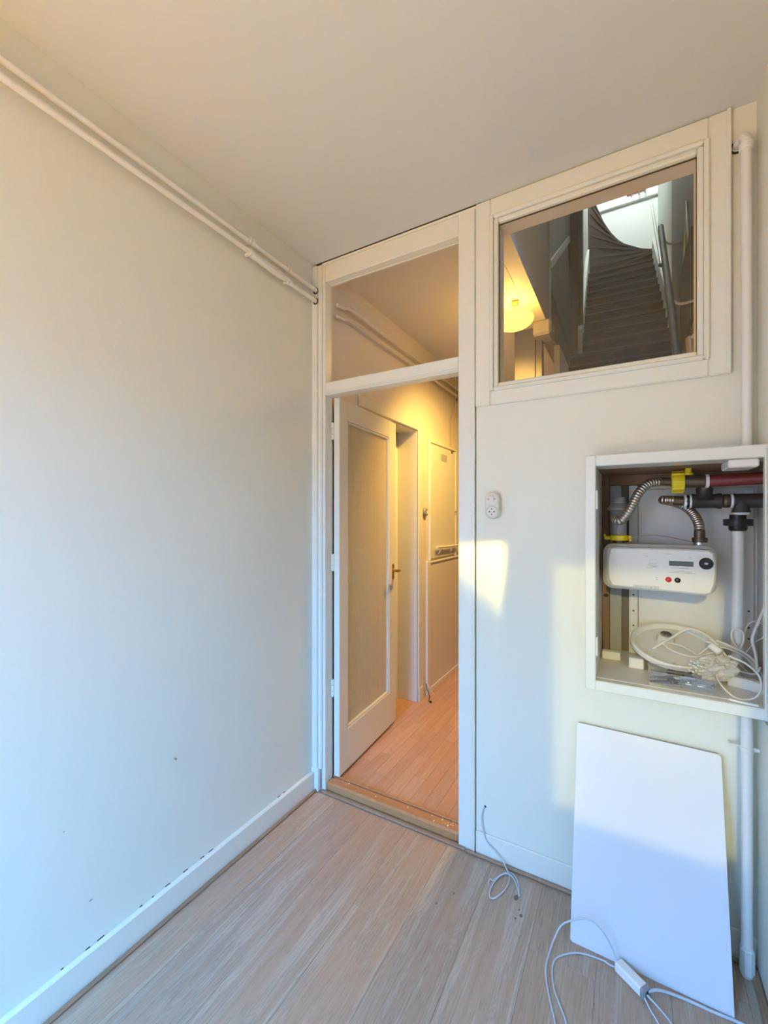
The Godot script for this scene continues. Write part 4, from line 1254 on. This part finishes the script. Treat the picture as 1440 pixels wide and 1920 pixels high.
func build_wall_things():
	# heating pipes along the left wall, through the door frame
	for k in 2:
		var ya: float = [2.574, 2.527][k]
		var yb: float = [2.559, 2.506][k]
		var hp := thing("heating_pipe", ["upper of two white heating pipes along the left wall", "lower of two white heating pipes along the left wall"][k], "pipe", V(0.01, yb, 0.5), "heating pipes on the left wall")
		var st := S()
		if k == 0: tube(st, [V(0.010, ya, ZR), V(0.010, 2.562, 0.46), V(0.008, yb, 0.012)], 0.0105, 14)
		else: tube(st, smooth([V(0.010, ya, ZR), V(0.010, 2.522, 0.8), V(0.010, 2.520, 0.46), V(0.010, 2.519, 0.30), V(0.010, 2.512, 0.25), V(0.008, 2.507, 0.20), V(0.006, yb, 0.012)], 5), 0.0105, 14)
		add("tube", st, M.pipe_white, hp)
		for z in [0.455, 0.225]:
			var y: float = lerp(yb, ya, z / ZR) + (0.004 if k == 0 else 0.007 if z > 0.3 else 0.0)
			st = S()
			cyl(st, V(-0.022, y, z), V(0.010, y, z), 0.007, 12)
			lathe(st, [[0.0105, -0.012], [0.0155, -0.011], [0.0155, -0.003], [0.0135, 0.0], [0.0155, 0.003], [0.0155, 0.011], [0.0105, 0.012]], V(0.010, y, z), V(0, 0, 1), 16)
			add("clip", st, M.pipe_white, hp)
		# dark hole in the frame round the pipe
		st = S()
		lathe(st, [[0.0105, 0.0], [0.0165, 0.0], [0.0165, 0.0012], [0.0105, 0.0012]], V(0.006, yb - 0.001, 0.0205), V(0, 0, 1), 20)
		tag(add("hole_rim", st, M.dark_gap, hp), "dark gap around the pipe")
		if k == 1:
			st = S()
			tube(st, [V(0.006, 2.514, 0.47), V(0.008, 2.514, 0.44), V(0.008, 2.508, 0.29), V(0.008, 2.509, 0.245)], [0.0105, 0.0138, 0.0138, 0.0105], 14)
			add("sleeve", st, M.pipe_white, hp)
	# vertical pipe in the right corner: above and below the cupboard
	for k in 2:
		var vp := thing("corner_pipe", ["white vertical pipe with elbow above the meter cupboard", "white vertical pipe from the meter cupboard to the floor"][k], "pipe", V(1.707, 1.6 if k == 0 else 0.0, 0.05), "corner pipes")
		var st := S()
		if k == 0: tube(st, smooth([V(1.707, 1.613, 0.05), V(1.707, 2.0, 0.05), V(1.706, 2.50, 0.05), V(1.705, 2.556, 0.048), V(1.700, 2.575, 0.036), V(1.694, 2.579, 0.012), V(1.694, 2.579, 0.0)], 5), 0.0132, 18)
		else: tube(st, [V(1.707, 0.811, 0.05), V(1.707, 0.0, 0.05)], 0.0150, 18)
		add("tube", st, M.pipe_white, vp)
		if k == 0:
			st = S()
			lathe(st, [[0.013, 0.0], [0.020, 0.0], [0.020, 0.001], [0.013, 0.001]], V(1.692, 2.574, 0.001), V(0, 0, 1), 18)
			add("hole_rim", st, M.dark_gap, vp)
			st = S()
			lathe(st, [[0.0135, 0.0], [0.018, 0.004], [0.018, 0.020], [0.0135, 0.024]], V(1.7055, 2.525, 0.049), Vector3.UP, 16)
			add("collar", st, M.pipe_white, vp)
		else:
			st = S()
			box(st, V(1.689, 0.0, 0.032), V(1.725, 0.092, 0.068), 0.010)
			add("foot_sleeve", st, M.pipe_white, vp)
			st = S()
			cyl(st, V(1.71, 0.692, 0.05), V(1.738, 0.694, 0.05), 0.006, 10)
			lathe(st, [[0.015, -0.008], [0.0175, -0.006], [0.0175, 0.006], [0.015, 0.008]], V(1.707, 0.692, 0.05), Vector3.UP, 16)
			box(st, V(1.666, 0.688, 0.012), V(1.70, 0.694, 0.040), 0.002)
			add("clip", st, M.pipe_white, vp)
	# surface-mounted switch over a socket
	var s := thing("wall_socket", "round switch above a round power socket on the back wall", "socket", V(0.915, 1.44, 0.0))
	var st := S()
	for y in [1.4725, 1.423]: lathe(st, [[0.0285, 0.0], [0.0285, 0.030], [0.026, 0.034], [0.0, 0.034]], V(0.917, y, 0), V(0, 0, 1), 32)
	box(st, V(0.8905, 1.423, 0.0), V(0.9435, 1.4725, 0.0325), 0.002)
	add("housing", st, M.socket, s)
	st = S()
	lathe(st, [[0.024, 0.0335], [0.024, 0.0355], [0.022, 0.037], [0, 0.037]], V(0.917, 1.4735, 0), V(0, 0, 1), 28)
	var face := add("switch_face", st, M.socket, s)
	boxed("rocker", M.socket, face, V(0.9095, 1.463, 0.037), V(0.9245, 1.485, 0.0395), 0.001)
	st = S()
	box(st, V(0.908, 1.4855, 0.037), V(0.926, 1.4868, 0.0376))
	box(st, V(0.9258, 1.462, 0.037), V(0.9266, 1.486, 0.0374))
	add("rocker_gap", st, M.dark_gap, face)
	st = S()
	lathe(st, [[0.0255, 0.0335], [0.0255, 0.036], [0.0225, 0.037], [0.0205, 0.034], [0.0200, 0.026], [0, 0.026]], V(0.917, 1.4225, 0), V(0, 0, 1), 28)
	var so := add("socket_face", st, M.socket, s)
	st = S()
	lathe(st, [[0.0200, 0.0355], [0, 0.0355]], V(0.917, 1.4225, 0), V(0, 0, 1), 24)
	lathe(st, [[0.0208, 0.0361], [0.0200, 0.0361]], V(0.917, 1.4225, 0), V(0, 0, 1), 24)
	add("inset", st, M.socket, so)
	st = S()
	for p in [[0.9075, 1.4225], [0.9265, 1.4225]]: lathe(st, [[0.0030, 0.0], [0, 0.0]], V(p[0], p[1], 0.0358), V(0, 0, 1), 12)
	add("hole", st, M.black, so)
	st = S()
	for p in [[0.917, 1.4335], [0.917, 1.4115]]: lathe(st, [[0.0028, 0.0], [0.002, 0.001], [0, 0.001]], V(p[0], p[1], 0.0356), V(0, 0, 1), 10)
	add("screw", st, M.iron, so)
	st = S()
	for p in [[0.9035, 1.4735], [0.9305, 1.4735]]: lathe(st, [[0.0022, 0.0], [0, 0.0]], V(p[0], p[1], 0.0373), V(0, 0, 1), 10)
	add("hole", st, M.black, face)
	# small screw in the left wall
	st = S()
	cyl(st, V(-0.022, 0.534, 0.783), V(-0.014, 0.533, 0.783), 0.003, 10)
	lathe(st, [[0.0045, 0], [0.004, 0.002], [0, 0.0025]], V(-0.014, 0.533, 0.783), V(1, 0, 0), 10)
	tag(add("wall_screw", st, M.chrome), "small screw sticking out of the lower left wall", "screw")
	# paint scuffs along the top of the skirting and on the wall
	var scuffs := S()
	for p in [[0.236, 1.057, 0.006], [0.489, 1.128, 0.003]]:
		lathe(scuffs, [[p[2], 0.0], [p[2] * 0.5, 0.0003], [0, 0.0004]], V(-0.022, p[0], p[1]), V(1, 0, 0), 9, Vector2(1.0, 0.6))
	tag(add("wall_scuffs", scuffs, mat(C(176, 178, 180), 0.7)), "small grey scuff marks on the lower left wall", "scuff")
	# loose grey cord from a hole in the back wall, coiled on the floor
	var co := thing("loose_cable", "thin white cord hanging from a wall hole and coiled on the floor", "cord", V(0.98, 0, 0.06))
	st = S()
	tube(st, smooth([V(0.879, 0.204, -0.004), V(0.875, 0.196, 0.006), V(0.869, 0.170, 0.010), V(0.869, 0.141, 0.008), V(0.878, 0.105, 0.012), V(0.893, 0.073, 0.016), V(0.930, 0.050, 0.020), V(0.958, 0.034, 0.030), V(0.978, 0.014, 0.040), V(0.993, 0.0035, 0.056), V(0.996, 0.0035, 0.095), V(0.988, 0.0035, 0.135), V(0.968, 0.0035, 0.178), V(0.953, 0.0035, 0.182), V(0.945, 0.0035, 0.160), V(0.948, 0.005, 0.112), V(0.965, 0.007, 0.066), V(0.988, 0.008, 0.050), V(1.012, 0.006, 0.062), V(1.034, 0.0035, 0.096), V(1.046, 0.0035, 0.125), V(1.040, 0.0035, 0.105), V(1.028, 0.0035, 0.068), V(1.004, 0.0045, 0.040), V(0.978, 0.0045, 0.042), V(0.955, 0.0045, 0.078), V(0.942, 0.0035, 0.105), V(0.932, 0.0035, 0.104), V(0.930, 0.0035, 0.122), V(0.936, 0.0035, 0.134)], 6), 0.0028, 8)
	add("cord", st, M.cable_grey, co)
	st = S()
	lathe(st, [[0.0, 0.0006], [0.0045, 0.0006], [0.005, 0.0]], V(0.880, 0.205, 0.0), V(0, 0, 1), 12)
	add("hole", st, M.dark_gap, co)

func build_floor_things():
	# white cupboard door leaning on the back wall
	var b := thing("leaning_board", "loose white door panel leaning against the back wall under the cupboard", "panel", V(1.226, 0.0005, 0.207))
	b.rotation = Vector3(-0.2852, -0.018, 0)
	var st := S()
	prism(st, [Vector2(0.006, 0), Vector2(0.425, 0), Vector2(0.420, 0.664), Vector2(0.412, 0.672), Vector2(0.002, 0.672), Vector2(0.0, 0.668), Vector2(0.0, 0.006)], -0.016, 0.0, 0.0008)
	add("sheet", st, M.board, b, true)
	st = S()
	flat(st, [V(0.4254, 0.001, -0.015), V(0.4254, 0.001, -0.001), V(0.4204, 0.664, -0.001), V(0.4204, 0.664, -0.015)], V(1, 0, 0))
	box(st, V(0.004, 0.6722, -0.015), V(0.412, 0.6726, -0.001))
	add("edge_band", st, M.board_edge, b, true)
	# power adaptor with cords
	var a := thing("power_adaptor", "small grey-white power adaptor with cords on the floor before the white panel", "adaptor", V(1.402, 0, 0.252))
	a.rotation.y = -0.60
	st = S()
	box(st, V(-0.046, 0.0, -0.017), V(0.046, 0.030, 0.017), 0.005)
	add("case", st, M.plastic_white, a, true)
	boxed("end_cap", M.grey_plastic, a, V(0.032, -0.0, -0.0175), V(0.0475, 0.0305, 0.0175), 0.005, 0, Vector2.ZERO, true)
	boxed("slot", M.dark_gap, a, V(0.0474, 0.008, -0.004), V(0.0478, 0.022, 0.004), 0.0, 0, Vector2.ZERO, true)
	for r in [[V(1.366, 0.022, 0.232), V(1.352, 0.055, 0.232), V(1.338, 0.082, 0.233), V(1.318, 0.107, 0.234), V(1.294, 0.120, 0.235), V(1.265, 0.116, 0.235), V(1.228, 0.090, 0.235), V(1.202, 0.062, 0.235), V(1.184, 0.022, 0.245), V(1.174, 0.005, 0.285), V(1.173, 0.003, 0.348), V(1.195, 0.003, 0.42), V(1.219, 0.003, 0.481), V(1.235, 0.003, 0.56)],
			[V(1.362, 0.010, 0.236), V(1.340, 0.004, 0.230), V(1.32, 0.003, 0.225), V(1.255, 0.003, 0.238), V(1.202, 0.003, 0.282), V(1.189, 0.003, 0.324), V(1.201, 0.003, 0.383), V(1.224, 0.003, 0.426), V(1.246, 0.003, 0.465), V(1.27, 0.003, 0.56)],
			[V(1.432, 0.010, 0.284), V(1.448, 0.003, 0.310), V(1.466, 0.003, 0.338), V(1.50, 0.003, 0.42)],
			[V(1.440, 0.012, 0.279), V(1.470, 0.003, 0.292), V(1.498, 0.003, 0.322), V(1.535, 0.003, 0.40)],
			[V(1.443, 0.018, 0.272), V(1.475, 0.012, 0.245), V(1.53, 0.004, 0.228), V(1.60, 0.003, 0.226), V(1.68, 0.003, 0.222), V(1.72, 0.003, 0.24)]]:
		st = S()
		tube(st, smooth(r, 7), 0.0026 if r.size() != 6 else 0.0040, 8)
		add("cord", st, M.cable_grey, a)
	# dark spots on the planks
	for p in [[1.035, 0.132, 0.010, 1.3, "largest dark stain on the planks, right beside the coiled cord"], [1.056, 0.176, 0.004, 1.0, "tiny dark stain between the largest stain and the round one"], [1.066, 0.196, 0.007, 1.0, "round middle-sized dark stain in front of the coiled cord"], [1.051, 0.216, 0.004, 1.2, "tiny dark stain farthest in front of the coiled cord"], [0.79, 0.30, 0.0045, 1.0, "small dark knot-like spot on the mid floor planks, nearer the viewer"], [0.83, 0.23, 0.004, 1.4, "small dark knot-like spot on the mid floor planks, nearer the threshold"]]:
		st = S()
		lathe(st, [[p[2], 0.0], [p[2] * 0.8, 0.0003], [0, 0.0004]], V(p[0], 0, p[1]), Vector3.UP, 11, Vector2(p[3], 0.8))
		tag(add("floor_stain", st, M.stain), p[4], "stain", "stains on the plank floor")
